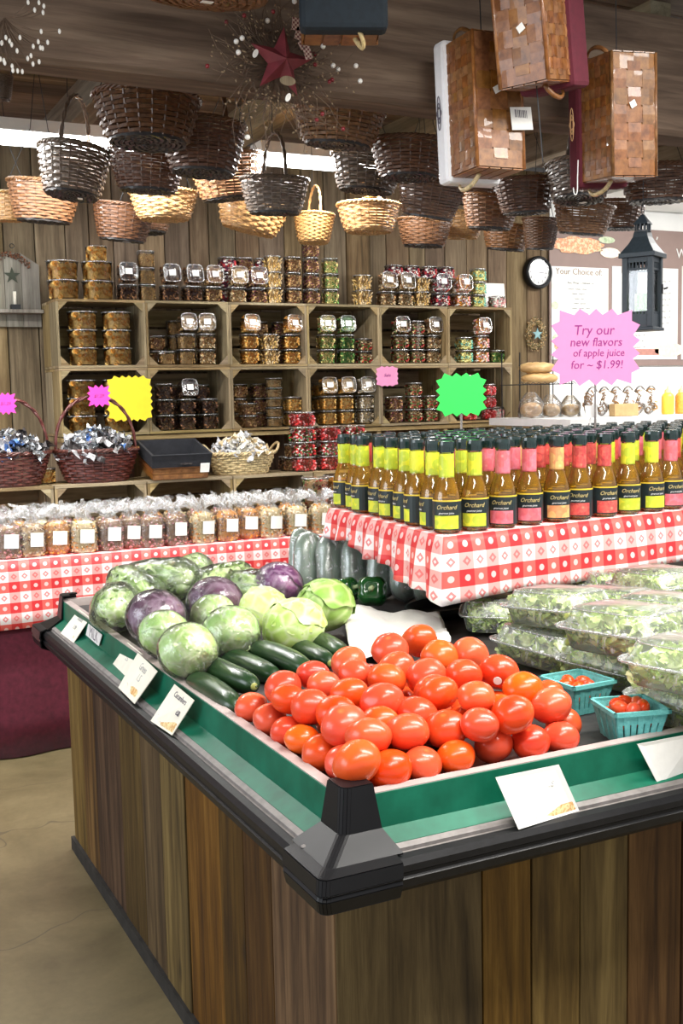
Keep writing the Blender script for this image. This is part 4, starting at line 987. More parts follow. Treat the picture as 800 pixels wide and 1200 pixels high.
# inside the crates: (px, kind, n, lie, w, h, round, depth)
UP = [[(97, 'banana_chips', 3, 0, .15, .088, 1), (137, 'banana_chips', 3, 0, .15, .088, 1)],
      [(193, 'granola', 1, 0, .085, .07), (217, 'granola', 2, 1), (241, 'mixed_nuts', 2, 1)],
      [(291, 'cashews', 2, 1), (315, 'sesame_sticks', 2, 0), (342, 'cashews', 2, 1)],
      [(381, 'wasabi_mix', 2, 1), (404, 'green_peas', 2, 1), (426, 'trail_mix', 2, 0, .08, .07)],
      [(468, 'trail_mix', 2, 1), (486, 'trail_mix', 3, 0), (508, 'mixed_nuts', 2, 1)],
      [(543, 'pastel_candy', 2, 0, .085, .075), (562, 'orange_candy', 2, 1), (581, 'green_peas', 1, 0, .09, .075)]]
LO = [[(96, 'banana_chips', 3, 0, .15, .088, 1), (138, 'banana_chips', 3, 0, .15, .088, 1)],
      [(192, 'chocolate_beads', 3, 0), (218, 'chocolate_beads', 2, 1), (244, 'chocolate_beads', 2, 0)],
      [(290, 'almonds', 2, 0, .10, .065, 1), (321, 'granola_pucks', 5, 0, .095, .052, 1), (344, 'corn_nuts', 2, 0, .085, .08)],
      [(383, 'corn_nuts', 2, 1), (404, 'corn_nuts', 2, 1), (427, 'pale_nuts', 2, 1)],
      [(461, 'berry_mix', 2, 0, .09, .075), (484, 'trail_mix', 3, 0, .085, .075), (503, 'trail_mix', 2, 0, .08, .075)],
      [(548, 'red_candy', 2, 1), (572, 'red_candy', 3, 0, .07, .07), (588, 'white_candy', 1, 0, .08, .075)]]
for rows_, z0, rn in ((UP, zu, 'upper'), (LO, zl, 'lower')):
    for c, lst in enumerate(rows_):
        for i, q in enumerate(lst):
            px, kd, n, lie = q[:4]; w = q[4] if len(q) > 4 else TWs-.004; h = q[5] if len(q) > 5 else THs; rd = len(q) > 6
            stack(px, z0, YF+.02, kd, n, 'in %s %s crate, %s stack' % (ORD[c], rn, ('left', 'middle', 'right')[i if len(lst) == 3 else i*2]), lie, w, h, rd)
for px, z0, kd, n, wh in ((183, zu, 'almonds', 2, 'back left in the second upper crate'), (205, zu, 'granola', 3, 'back in the second upper crate'), (304, zu, 'almonds', 3, 'back left in the third upper crate'), (328, zu, 'berry_mix', 3, 'back right in the third upper crate'), (205, zl, 'chocolate_beads', 3, 'back left in the second lower crate'), (236, zl, 'chocolate_beads', 3, 'back right in the second lower crate'), (280, zl, 'almonds', 3, 'back left in the third lower crate'), (303, zl, 'berry_mix', 3, 'back in the third lower crate'), (376, zl, 'corn_nuts', 3, 'back left in the fourth lower crate')):
    stack(px, z0, YB+.02, kd, n, wh, 0, .085, .078)
# white leaflet leaning on top at the right
b = MB(); b.box((0, 0, .08), (.16, .003, .16), R(-.12, 'X')); o = link('leaflet', b.data('leaflet', M_paper)); p = at(583, 355, Y=YF+.09); o.location = (p.x, YF+.13, zt); tag(o, 'blank white sheet propped behind the small white tub', 'paper')
# starbursts on the shelves
burst('starburst_sign', 127, 440, 177, 494, YC-.03, M_yel, 'plain yellow starburst card on the left crates behind the basket', 22, None, None, None, spike=.1)
b_ = burst('round_sign', 442, 429, 465, 453, YC-.012, M_lpk, 'small round scalloped pink sign hung between two lower crates', 14, [('Sale', 0, .1, .025, .3)], M_pen, None, spike=.12)

# ------------------------------------------------------------------ snack bags
def bag_me(kind, w, h, seed):
    r_ = random.Random(seed); b = MB(); mats, shp = FILL[kind]; d = w*.36
    def sup(u, v):
        a = u*2*PI; z = v*h; e = (1-(abs(v-.45)*1.9)**6*.5); ca, sa = math.cos(a), math.sin(a); k = 1/((abs(ca)**3+abs(sa)**3)**(1/3)); return (ca*k*w*.5*e*(.94), sa*k*d*e*.94, z)
    b.grid(sup, 18, 8, wu=True)
    for k in range(210):
        u, v = r_.random(), r_.uniform(.02, .98); p = Vector(sup(u, v)); q = Euler((r_.uniform(-1, 1), r_.uniform(-1, 1), r_.uniform(0, 6))).to_matrix(); s = r_.uniform(.7, 1.25); m = r_.randrange(len(mats))
        b.octa(p, (.0095*s, .0065*s, .0055*s), q, m)
    c = b.data('contents', mats); f = MB()
    f.grid(lambda u, v: (lambda p: (p[0]*1.09*(1+.03*math.sin(u*50+v*9)), p[1]*1.12, p[2]*1.03))(sup(u, v)), 28, 8, wu=True); film_ = f.data('bag_film', M_bag, True)
    g = MB(); hh = .055
    def top(u, v):
        a = u*2*PI; nk = .35+.9*abs(v-.38)**1.2*(2.2 if v > .38 else 1.0); pl = 1+.33*math.sin(a*9+seed)*(.4+v)+.12*math.sin(a*17); z = h*.97+v*hh+(.016*math.sin(a*5+seed)+.010*math.sin(a*13))*v
        return (math.cos(a)*w*.46*nk*pl+.012*math.sin(seed)*v, math.sin(a)*d*.9*nk*pl, z)
    g.grid(top, 54, 7, wu=True); ruf = g.data('gathered_top', M_ruffle, False)
    return c, film_, ruf
c_pop = P_('food_popcorn', (.78, .62, .32)); FILL['popcorn'] = ([c_pop, c_cream, c_org], 'nut'); COLR['popcorn'] = 'pale popcorn'; FILL['caramel_corn'] = ([c_org, c_gold, c_brown], 'nut'); COLR['caramel_corn'] = 'caramel corn'; FILL['brown_mix'] = ([c_brown, c_tan, c_pink], 'nut'); COLR['brown_mix'] = 'brown nut mix'
_bc = {}
def snack_bag(kind, px, Y, l, yaw=0, w=.112, h=.145, tilt=0, lab=True, z=None, wide=1):
    k = (kind, w, h)
    if k not in _bc:
        c, f_, g = bag_me(kind, w, h, len(_bc)*1.7); t = thing('snack_bag', '', 'bag'); link('bag_film', f_, t); q = link('contents', c, t); q['kind'] = 'stuff'; q = link('gathered_top', g, t); _bc[k] = t
        b = MB(); n_ = 6
        for i in range(n_):
            a0, a1 = -.5+i/n_, -.5+(i+1)/n_; b.quad((a0*.058, -.004*(1-4*a0*a0), -.03), (a1*.058, -.004*(1-4*a1*a1), -.03), (a1*.058, -.004*(1-4*a1*a1), .03), (a0*.058, -.004*(1-4*a0*a0), .03))
        link('label', b.data('label', M_paper), t, T(.008, -w*.36*1.16, h*.5) @ R(.06, 'Y'))
    else: t = copy_tree(_bc[k])
    p = at(px, 640, Y=Y); t.location = (p.x, Y, (ZTB+.0035) if z is None else z); t.rotation_euler = (tilt, 0, yaw); t.scale = (wide, 1, 1); tag(t, l, 'bag', 'snack bags on the checked back table'); return t
FB = [(10, 'brown_mix'), (38, 'mixed_nuts'), (67, 'cashews'), (99, 'popcorn'), (130, 'brown_mix'), (154, 'brown_mix'), (178, 'brown_mix'), (206, 'brown_mix'), (238, 'popcorn'), (267, 'caramel_corn'), (291, 'caramel_corn'), (318, 'popcorn'), (348, 'popcorn'), (376, 'popcorn')]
for i, (px, kd) in enumerate(FB):
    snack_bag(kd, px, YT+.075+(.03 if i in (2, 5, 10) else 0), 'bag of %s with white label, %s from left in front row' % (COLR[kd], ORD[i]), rnd.uniform(-.15, .15), tilt=rnd.uniform(-.05, .03), wide=rnd.uniform(.95, 1.06))
for i in range(15):
    kd = ('cashews', 'mixed_nuts', 'brown_mix', 'popcorn')[(i*7+i//3) % 4]
    snack_bag(kd, 20+i*26.5, YT+.20, 'bag of %s against the crates, %s from left in back row' % (COLR[kd], ORD[i]), rnd.uniform(-.3, .3), wide=rnd.uniform(.9, 1.05))

# tubs stacked on the table right of the bags, candy tubs above
for px, kd, n, z0, w, h, rd, Y, wh in ((377, 'trail_mix', 3, ZTB+.004, .145, .088, 1, 4.93, 'on the table right of the popcorn bags'), (402, 'cashews', 3, ZTB+.004, .14, .088, 1, 5.0-.02, 'beside the trail mix tubs, half behind bottles'), (352, 'almonds', 2, ZS+.001, .1, .07, 1, 5.18, 'behind the straw basket')):
    X = at(px, 580, Y=Y-.07).x
    for i in range(n):
        tub(kd, w, h, (X, Y, z0+i*(h+.0006)), 'tub of %s %s, %s' % (COLR[kd], wh, ('lowest', 'second', 'third')[i]), round_=True)
for c, px in enumerate((354, 384, 413)):
    X = at(px, 520, Y=5.13).x
    for i in range(4 if c == 0 else 3):
        kd = ('red_candy', 'christmas_candy', 'christmas_candy')[(c+i) % 3] if not (c == 1 and i == 0) else 'red_candy'
        tub(kd, .118, .075, (X, 5.13, ZS+.002+i*.0757), 'clear tub of %s on the staging crates, %s column, %s' % (COLR[kd], ('left', 'middle', 'right')[c], ('bottom', 'second up', 'third up', 'topmost alone')[i]), group='candy tubs stacked on the staging crates', rot=rnd.uniform(-.05, .05))

# ------------------------------------------------------------------ wicker baskets
def basket_parts(a, h, taper=.72, sy=.8, nr=10, ns=26, matk='d', round_top=0.0, base=True, braid=True, handle=None, hh=.2, flat=False):
    """a: half width at the rim, h: height; the local origin is the bottom centre"""
    P = []; strand = MB(); st = MB(); rr = h/nr*.56
    def rad(z): k = z/h; return a*(taper+(1-taper)*(k**(.75)))*(1-round_top*max(0, k-.7)**2*3)
    seg = ns*2
    for i in range(nr):
        z = h*(i+.5)/nr; R_ = rad(z); ring_ = []
        for k in range(seg):
            t = 2*PI*k/seg; o = .0045*(1 if ((k//2+i) % 2) else -1)*(1 if k % 2 == 0 else 0)*a/.17
            ring_.append((math.cos(t)*(R_+o), math.sin(t)*(R_+o)*sy, z+.0015*math.sin(t*3+i)))
        strand.tube(ring_, rr, 4, closed=True, flat=.8)
    for k in range(ns):
        t = 2*PI*(2*k)/seg; st.tube([(math.cos(t)*rad(z), math.sin(t)*rad(z)*sy, z) for z in (0, h*.33, h*.66, h)], .0035*a/.17, 4)
    P.append(('woven_side', strand.data('woven_side', WK[matk], False), None)); P.append(('stake', st.data('stakes', WK[matk], False), None))
    rim = MB()
    for q in range(3 if braid else 2):
        ring_ = []
        for k in range(60):
            t = 2*PI*k/60; ph = t*14+q*2*PI/3; ring_.append((math.cos(t)*(a*1.015+math.cos(ph)*.006), math.sin(t)*(a*1.015+math.cos(ph)*.006)*sy, h+math.sin(ph)*.006))
        rim.tube(ring_, .0055, 5, closed=True)
    P.append(('braided_rim', rim.data('braided_rim', WK[matk], True), None))
    bs = MB(); R0 = rad(0)*1.0; bs.lathe([(.001, -.001), (R0, -.001), (R0, .004), (.001, .004)], 28, sy=sy)
    for i in range(7):
        R_ = R0*(i+1)/7.3; bs.tube([(math.cos(2*PI*k/32)*R_, math.sin(2*PI*k/32)*R_*sy, -.003+(.002 if (k+i) % 2 else -.002)) for k in range(32)], R0/7*.45, 4, closed=True)
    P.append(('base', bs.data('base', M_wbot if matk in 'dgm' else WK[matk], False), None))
    if handle:
        hb = MB(); 
        for q in range(2):
            L_ = []
            for k in range(31):
                t = PI*k/30; ph = k*1.1+q*PI; x = math.cos(t)*a*.97; z = h*.9+math.sin(t)**.8*hh
                if handle == 'y': L_.append((math.cos(ph)*.005, x*sy, z+math.sin(ph)*.005))
                else: L_.append((x, math.cos(ph)*.005, z+math.sin(ph)*.005))
            hb.tube(L_, .0065, 5)
        P.append(('handle', hb.data('handle', WK[matk], True), None))
    return P
_bk = {}
def hang_basket(px, y0, y1, wpx, Y, matk, l, handle=None, hh=.2, tiltx=0, tilty=0, yaw=0, sy=.85, taper=.74, tagit=False, wire=True):
    c = at(px, (y0+y1)/2, Y=Y); d = dep(c); a = wpx*d/F/2; h = (y1-y0)*d/F*.84
    key = (matk, round(h/a, 1), handle, round(hh, 2), taper)
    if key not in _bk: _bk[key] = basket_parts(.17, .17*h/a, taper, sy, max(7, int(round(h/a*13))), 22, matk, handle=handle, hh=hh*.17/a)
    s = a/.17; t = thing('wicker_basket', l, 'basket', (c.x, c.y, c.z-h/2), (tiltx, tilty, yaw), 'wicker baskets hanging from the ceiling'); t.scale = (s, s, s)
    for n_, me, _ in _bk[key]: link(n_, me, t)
    # wire hook up to the joists
    if wire:
        inv = t.matrix_basis.inverted() if False else (Matrix.Translation(t.location) @ t.rotation_euler.to_matrix().to_4x4() @ S(s, s, s)).inverted()
        top = Vector((c.x, c.y, 2.935)); b = MB()
        if handle: p0 = Vector((c.x, c.y, c.z-h/2+h*.9+hh*.97)); L_ = [p0, top]; b.tube([inv @ q for q in L_], .0016/s, 4)
        else:
            for sg in (-1, 1): b.tube([inv @ Vector((c.x+sg*a*.95, c.y, c.z+h/2)), inv @ Vector((c.x+sg*a*.25, c.y, min(2.9, c.z+h/2+.22))), inv @ top], .0016/s, 4)
        link('hanging_wire', b.data('hanging_wire', M_iron), t)
    if tagit:
        b = MB(); b.box((0, 0, 0), (.03/s, .018/s, .001)); link('price_tag', b.data('price_tag', M_paper), t, T(.02, -.03, -.012) @ R(.3, 'Z'))
    return t
HB_ = [
 (83, 172, 232, 94, 4.15, 'g', 'grey-brown basket with tall arched handle against the left strip light', 'x', .21, .10, .05, 1.0, True),
 (50, 212, 262, 82, 4.75, 'm', 'lighter brown basket low at left behind the handled grey one', None, 0, .08, .05, 0, False),
 (5, 225, 260, 60, 4.9, 'l', 'golden basket cut off by the left edge of the picture', None, 0, .05, 0, 0, False),
 (172, 110, 170, 122, 3.62, 'd', 'big dark oval basket right under the beam, left of the berry twigs', None, 0, -.03, .03, 0, False),
 (172, 176, 226, 88, 4.0, 'd', 'very dark basket directly below the big oval one', None, 0, .06, .03, 0, False),
 (237, 142, 206, 102, 3.7, 'd', 'very dark round basket under the beam with upright strap handle', 'y', .18, .03, .03, .3, False),
 (269, 180, 236, 86, 4.2, 'm', 'brown basket behind and below the very dark round one', None, 0, .04, -.12, 0, False),
 (192, 224, 258, 78, 4.45, 'l', 'golden light basket lit brightly below the very dark basket', None, 0, 0, 0, 0, False),
 (142, 238, 284, 70, 4.7, 'd', 'dark basket lowest at left, overlapped by a tan one', None, 0, .1, .08, 0, True),
 (169, 244, 274, 66, 4.85, 'm', 'tan-brown basket overlapping the lowest dark one at left', None, 0, 0, 0, 0, False),
 (290, 232, 272, 84, 4.4, 'l', 'golden basket with dark tilted bottom below the berry twigs', None, 0, .12, .22, 0, False),
 (321, 208, 252, 80, 4.1, 'g', 'grey basket in front of the middle strip light, strap handle', 'y', .19, .06, 0, 0, False),
 (367, 250, 286, 54, 4.55, 'l', 'small golden basket with thin upright handle, lowest in the middle', 'x', .14, .05, 0, 1.4, False),
 (395, 128, 172, 106, 3.55, 'm', 'wide brown basket with blackened bottom right of the berry twigs', None, 0, .1, .05, 0, False),
 (428, 180, 226, 86, 3.95, 'g', 'greyish basket beneath the wide brown one', None, 0, .06, .08, 0, False),
 (432, 238, 273, 74, 4.4, 'l', 'bright golden basket with braided rim and two loop stubs', 'y', .05, 0, 0, 0, False),
 (479, 164, 210, 92, 3.55, 'd', 'dark brown basket beside the white-lined picnic basket', 'x', .22, .02, .02, 0, False),
 (500, 208, 256, 80, 3.85, 'd', 'dark basket showing its black tilted underside below the dark brown one', None, 0, .22, .08, 0, True),
 (496, 256, 290, 64, 4.6, 'm', 'small brown basket lowest left of centre right', None, 0, .06, .03, 0, False),
 (537, 248, 280, 62, 4.7, 'l', 'small golden-brown basket between the dark tilted basket and brown one', None, 0, .06, 0, 0, True),
 (573, 228, 270, 68, 4.1, 'm', 'golden-brown basket below the white-lined picnic basket', None, 0, .1, .03, 0, True),
 (616, 208, 252, 74, 3.8, 'd', 'dark basket with silvery left edge below the barcode label', None, 0, .05, -.06, 0, False),
 (592, 262, 294, 60, 4.4, 'm', 'brown basket low at right, above the clock', None, 0, .12, .05, 0, False),
 (632, 254, 294, 44, 4.3, 'd', 'narrow very dark basket just above the wall clock', None, 0, .08, 0, 0, True),
 (678, 190, 236, 88, 3.6, 'g', 'grey-dark basket with crossed handle behind the maroon-lined picnic basket', 'x', .22, .06, .03, 1.3, True),
 (681, 238, 276, 72, 3.9, 'm', 'reddish brown basket with dark underside below the grey-dark basket', None, 0, .16, .03, 0, True),
 (726, 236, 270, 60, 4.2, 'd', 'dark basket just left of the lantern top', None, 0, .06, 0, 0, False),
 (770, 194, 238, 92, 3.6, 'd', 'dark brown basket at the right edge above the lantern', None, 0, .04, -.04, 0, False),
 (560, 205, 240, 66, 4.6, 'd', 'dark basket in shadow behind the white-lined picnic basket handle', None, 0, .04, 0, 0, False),
 (0, 88, 118, 30, 3.7, 'g', 'grey basket end poking in at the upper left edge', None, 0, .04, 0, 0, False)]
HB_.sort(key=lambda q: q[4]); placed = []; HB2 = []
for q in HB_:
    Y_ = q[4]
    while True:
        c = at(q[0], (q[1]+q[2])/2, Y=Y_); d = dep(c); a_ = q[3]*d/F/2; h_ = (q[2]-q[1])*d/F*.5
        if Y_ > 5.35 or all(math.hypot(c.x-o[0], (c.y-o[1])/.88) > (a_+o[3])*.97 or abs(c.z-o[2]) > h_+o[4] for o in placed): break
        Y_ += .05
    placed.append((c.x, c.y, c.z, a_, h_)); HB2.append(q[:4]+(Y_,)+q[5:])
for q in HB2: hang_basket(q[0], q[1], q[2], q[3], q[4], q[5], q[6], q[7], q[8], q[9], q[10], q[11], tagit=q[12])
# flat woven tray hung upside down at the top
c = at(238, -2, Y=2.84); t = thing('wicker_tray', 'flat round wicker tray seen from below at the top edge with white tag', 'basket', c, (.1, 0, 0)); b = MB()
for i in range(12):
    R_ = .012+i*.0125; b.tube([(math.cos(2*PI*k/40)*R_, math.sin(2*PI*k/40)*R_*.8, .004*(1 if (k//2+i) % 2 else -1)+i*.0006) for k in range(40)], .0072, 4, closed=True)
part('woven_base', b, M_wm, t); b = MB(); b.tube([(math.cos(2*PI*k/40)*.165, math.sin(2*PI*k/40)*.132, .012) for k in range(40)], .011, 6, closed=True); part('braided_rim', b, M_wm, t, True)
b = MB(); b.box((.0, -.03, -.016), (.03, .022, .0012)); part('price_tag', b, M_paper, t); b = MB(); b.tube([(0, 0, .0), (0, 0, .2)], .003, 4); part('hanging_wire', b, M_iron, t)

# baskets on the staging crates
def heap(n, R_, H_, seed, mats, s0=.03):
    r_ = random.Random(seed); b = MB()
    for k in range(n):
        a = r_.uniform(0, 6.28); q = r_.random()**.5; c = Vector((math.cos(a)*q*R_, math.sin(a)*q*R_*.8, H_*(1-q*q)*.9+r_.uniform(-.01, .02))); M_ = Euler((r_.uniform(-1, 1), r_.uniform(-1, 1), r_.uniform(0, 6))).to_matrix(); L = s0*r_.uniform(.7, 1.3); ph = r_.uniform(0, 6)
        def g(u, v): s = (u-.5)*2; w_ = (v-.5)*2; return c+M_ @ Vector((s*L, w_*L*.8, L*.35*(math.sin(s*4+ph)*math.cos(w_*3+ph)+.5*math.sin(w_*9+s*5))))
        b.grid(g, 5, 5, m=r_.randrange(len(mats)))
    return b
def foil(n_, c, m=.75): return plain(n_, c, .22, .35, 60, .5, .004, metal=m)
M_foil = foil('silver_wrapper', (.5, .52, .54)); M_foilb = foil('blue_wrapper', (.12, .25, .6), .4); M_foild = foil('dark_wrapper', (.10, .09, .09), .4); M_foilw = foil('white_wrapper', (.62, .62, .64), .1)
def handled(px, wpx, l, k):
    c = at(px, 566, Y=5.16); d = dep(c); a = wpx*d/F/2; h = .145; t = thing('handled_basket', l, 'basket', (c.x, 5.17, ZS+.006)); 
    for n_, me, _ in basket_parts(a, h, .70, .7, 12, 24, 'r', handle='x', hh=.265): link(n_, me, t)
    o = link('wrapped_candy', heap(95, a*.84, .085, k, [M_foil, M_foilw, M_foild, M_foilb, M_foild, M_foil], .042).data('wrapped_candy', [M_foil, M_foilw, M_foild, M_foilb, M_foild, M_foil])); o.location = (c.x, 5.17, ZS+h-.005); o['kind'] = 'stuff'
    tag(o, 'heap of silver, white and blue wrapped sweets in the %s red-brown basket' % ('cut-off left' if k == 3 else 'arched'), 'sweets'); return t
handled(115, 97, 'dark red-brown basket with tall arched handle and pink star tag', 4); handled(11, 97, 'dark red-brown handled basket cut off at the left edge', 3)
burst('starburst_sign', 103, 451, 129, 477, 5.14, M_hot, 'small hot pink star tag on the arched basket handle', 12, [('$1.29', 0, 0, .02, .2)], M_pen, None, spike=.25)
burst('starburst_sign', -6, 460, 19, 486, 5.14, M_hot, 'small hot pink star tag at the left edge on the cut-off basket', 12, [('$1.29', 0, 0, .02, .2)], M_pen, None, spike=.25)
c = at(283, 560, Y=5.16); t = thing('straw_basket', 'pale straw basket with loop handles filled with white wrapped packets', 'basket', (c.x+.0, 5.16, ZS+.006))
for n_, me, _ in basket_parts(.175, .10, .74, .62, 9, 26, 's'): link(n_, me, t)
for s in (-1, 1): b = MB(); b.tube([(s*(.17+.03*math.sin(k*PI/10)), math.cos(k*PI/10)*.045, .10+.045*math.sin(k*PI/10)) for k in range(11)], .007, 6); part('handle', b, M_ws, t, True)
o = link('wrapped_packets', heap(70, .13, .07, 9, [M_foilw, c_wht, c_cream], .035).data('wrapped_packets', [M_foilw, c_wht, c_cream])); o.location = (c.x, 5.16, ZS+.10); o['kind'] = 'stuff'; tag(o, 'heap of white wrapped packets in the pale straw basket', 'packets')
# woven splint tray with black liner
c = at(205, 556, Y=5.1); t = thing('lined_basket', 'low orange splint basket with black cloth liner folded over its rim', 'basket', (c.x, 5.13, ZS+.032), (.26, 0, 0)); W_, D_, H_ = .27, .23, .085
for sx, sy_, w_, d_ in ((0, -1, W_, .006), (0, 1, W_, .006), (-1, 0, .006, D_), (1, 0, .006, D_)):
    for k in range(3): b = MB(); b.box((sx*W_/2, sy_*D_/2, .014+k*.026), (w_, d_, .023)); part('splint', b, M_splint, t)
b = MB(); b.box((0, 0, .003), (W_, D_, .006)); part('base', b, M_splint, t)
M_blk = plain('black_cloth', (.012, .013, .018), .8, .3, 40, .3); b = MB()
def sqr(k, z, e=.0): return [(-W_/2*k-e, -D_/2*k-e, z), (W_/2*k+e, -D_/2*k-e, z), (W_/2*k+e, D_/2*k+e, z), (-W_/2*k-e, D_/2*k+e, z)]
rs_ = [sqr(1, .062, .009), sqr(1.0, .092, .010), sqr(1.0, .125, .014), sqr(1, .125, .002), sqr(.85, .03), sqr(.1, .028)]
for i in range(len(rs_)-1):
    for k in range(4): b.quad(rs_[i][k], rs_[i][(k+1) % 4], rs_[i+1][(k+1) % 4], rs_[i+1][k])
q = part('liner', b, M_blk, t); m_ = q.modifiers.new('t', 'SOLIDIFY'); m_.thickness = .003; q = part('ribbon', MB().box((0.02, -D_/2-.014, .080), (.06, .004, .008)), M_foild, t)
b = MB(); b.box((.115, -D_/2-.012, .055), (.045, .002, .045)); part('price_tag', b, M_paper, t)
for i, (px, kd) in enumerate(((58, 'corn_nuts'), (235, 'mixed_nuts'), (345, 'dark_nuts'))):
    c = at(px, 555, Y=5.14); tub(kd, .085, .075, (c.x, 5.22, ZS+.001), 'small tub of %s tucked between the baskets, %s from left' % (COLR[kd], ORD[i]))

# ------------------------------------------------------------------ picnic baskets
def picnic(corner_px, Hpx, loc, rot, Lx, Wy, Hz, liner, l, lab_n, barcode=False, emb=None, lw=.062):
    """local: z along the hanging length, x across the open-to-base depth (opening at -x), y toward the viewer is -y"""
    t = thing('picnic_basket', l, 'basket', loc, rot); n_ = int(round(Hz/.038)); ny = 4; nx = 4
    dx, dy, dz = Lx, Wy, Hz; e = .0022
    c = MB(); c.box((0, 0, 0), (dx*.985, dy*.985, dz*.985)); part('inner_wall', c, M_splint, t)
    def ribbon(path, nrm, wdir, w, ph):
        b = MB(); pts = []
        for i, p in enumerate(path): o = e*(1 if (i+ph) % 2 else -.3); pts.append(Vector(p)+nrm[i]*(o+.001))
        for i in range(len(pts)-1):
            a_, b_ = pts[i], pts[i+1]; h = wdir*w/2; b.slab([a_-h, a_+h, b_+h, b_-h], nrm[i]*-.0015)
        return b
    Y_, X_, Z_ = Vector((0, 1, 0)), Vector((1, 0, 0)), Vector((0, 0, 1))
    faces = [(Vector((0, -dy/2, 0)), X_, -Y_, dx), (Vector((dx/2, 0, 0)), Y_, X_, dy), (Vector((0, dy/2, 0)), -X_, Y_, dx)]
    for fi, (o, u, nn, W_) in enumerate(faces):
        pt = .052 if fi == 1 else .030; nu = max(3, int(round(W_/pt))); n_ = int(round(dz/pt))
        for k in range(n_):
            z = -dz/2+dz*(k+.5)/n_; path = [o+u*(-W_/2+W_*(i+.5)/nu)+Z_*z for i in range(nu)]; path = [path[0]-u*W_/nu/2]+path+[path[-1]+u*W_/nu/2]
            part('splint', ribbon(path, [nn]*len(path), Z_, dz/n_*.9, k), M_splint, t)
        for i in range(nu):
            x = -W_/2+W_*(i+.5)/nu; path = [o+u*x+Z_*(-dz/2+dz*(k+.5)/n_) for k in range(n_)]
            part('splint', ribbon(path, [nn]*len(path), u, W_/nu*.88, i), M_splint, t)
    for s in (-1, 1):
        nu = 4
        for k in range(nu): b = MB(); b.box((0, -dy/2+dy*(k+.5)/nu, s*(dz/2+.001)), (dx, dy/nu*.88, .003)); part('splint', b, M_splint, t)
    for sx, sy in ((1, -1), (1, 1)):
        b = MB(); b.tube([(sx*dx/2, sy*dy/2, -dz/2), (sx*dx/2, sy*dy/2, dz/2)], .006, 6); part('corner_strip', b, M_splint, t, True)
    # rim board and cloth liner folded over the opening edge
    b = MB(); b.box((-dx/2-.004, 0, 0), (.03, dy+.012, dz+.012)); part('rim', b, M_splint, t, bevel=.004)
    b = MB(); b.box((-dx/2+.015-lw/2, 0, 0), (lw, dy+.030, dz+.034)); q = part('liner', b, liner, t, bevel=.014); q['label'] = 'cloth liner'
    if emb:
        w = MB(); yy = -dy/2-.0175
        for (rx, rz, oz) in ((.009, .05, 0), (.013, .013, 0), (.006, .03, 0)): w.tube([(-dx/2-.018+math.cos(a*PI/8)*rx, yy, oz+math.sin(a*PI/8)*rz) for a in range(16)], .0012, 4, closed=True)
        w.tube([(-dx/2-.018+x_, yy, z_) for x_, z_ in ((.013, 0), (0, .018), (-.013, 0), (0, -.018))], .0012, 4, closed=True)
        w.tube([(-dx/2-.045, q_*.035-.05+0*q_, dz/2+.02) for q_ in (0, 1)], .0001, 3); q = part('embroidery', w, emb, t); q['kind'] = 'stuff'
    for s in (-1, 1):
        b = MB(); b.tube([(-dx*.30+dx*.62*math.sin(k*PI/14)*.0+math.cos(k*PI/14)*dx*.33, -dy*.18-.02*math.sin(k*PI/14), s*(dz/2+.002+.038*math.sin(k*PI/14))) for k in range(15)], .0075, 6, flat=.6); part('bentwood_handle', b, M_ws if s < 0 else M_splint, t, True)
    b = MB(); b.box((dx/2+.006, -dy*.05, .03), (.0012, .022, .02), R(.5, 'X')); part('price_tag', b, M_paper, t)
    if barcode:
        b = MB(); b.box((dx/2+.014, dy*.42, -.05), (.001, .075, .065), R(.08, 'X')); q = part('barcode_label', b, M_paper, t); c = MB()
        for k in range(9): c.box((dx/2+.0148, dy*.42-.022+k*.005, -.037), (.0004, .0018 if k % 3 else .003, .022), R(.08, 'X'))
        part('bars', c, M_ink, q)
    b = MB(); b.tube([(0, 0, dz/2), (0, 0, dz/2+.05), (0, 0, 2.93-loc[2])], .002, 4); part('hanging_cord', b, M_iron, t)
    return t
M_liner_w = plain('white_linen', (.80, .80, .82), .85, .03, 60, .3); M_liner_m = plain('maroon_linen', (.095, .007, .018), .85, .12, 60, .3); M_liner_n = plain('navy_linen', (.006, .012, .018), .9, .2, 60, .3)
M_tan = plain('tan_thread', (.8, .5, .25), .7)
def pl(px, py, Y): return tuple(at(px, py, Y=Y))
picnic(0, 0, pl(567, 126, 2.83), (.02, -.03, -PI/2), .15, .165, .385, M_liner_w, 'splint picnic basket with white liner and barcode label, hung on its end', 0, True, M_ink)
picnic(0, 0, pl(723, 140, 2.80), (.06, .05, -PI/2-.05), .165, .165, .365, M_liner_m, 'rightmost splint picnic basket with maroon liner on its left side', 1, False, M_tan)
picnic(0, 0, pl(622, 22, 2.60), (.0, PI-.17, .42), .14, .15, .35, M_liner_m, 'topmost splint picnic basket with maroon liner on its right side', 2, lw=.10)
t = picnic(0, 0, pl(398, -38, 2.75), (0, .04, math.radians(68)), .12, .20, .36, M_liner_n, 'navy cloth-lined basket hanging at the top edge beside the barn star', 3)

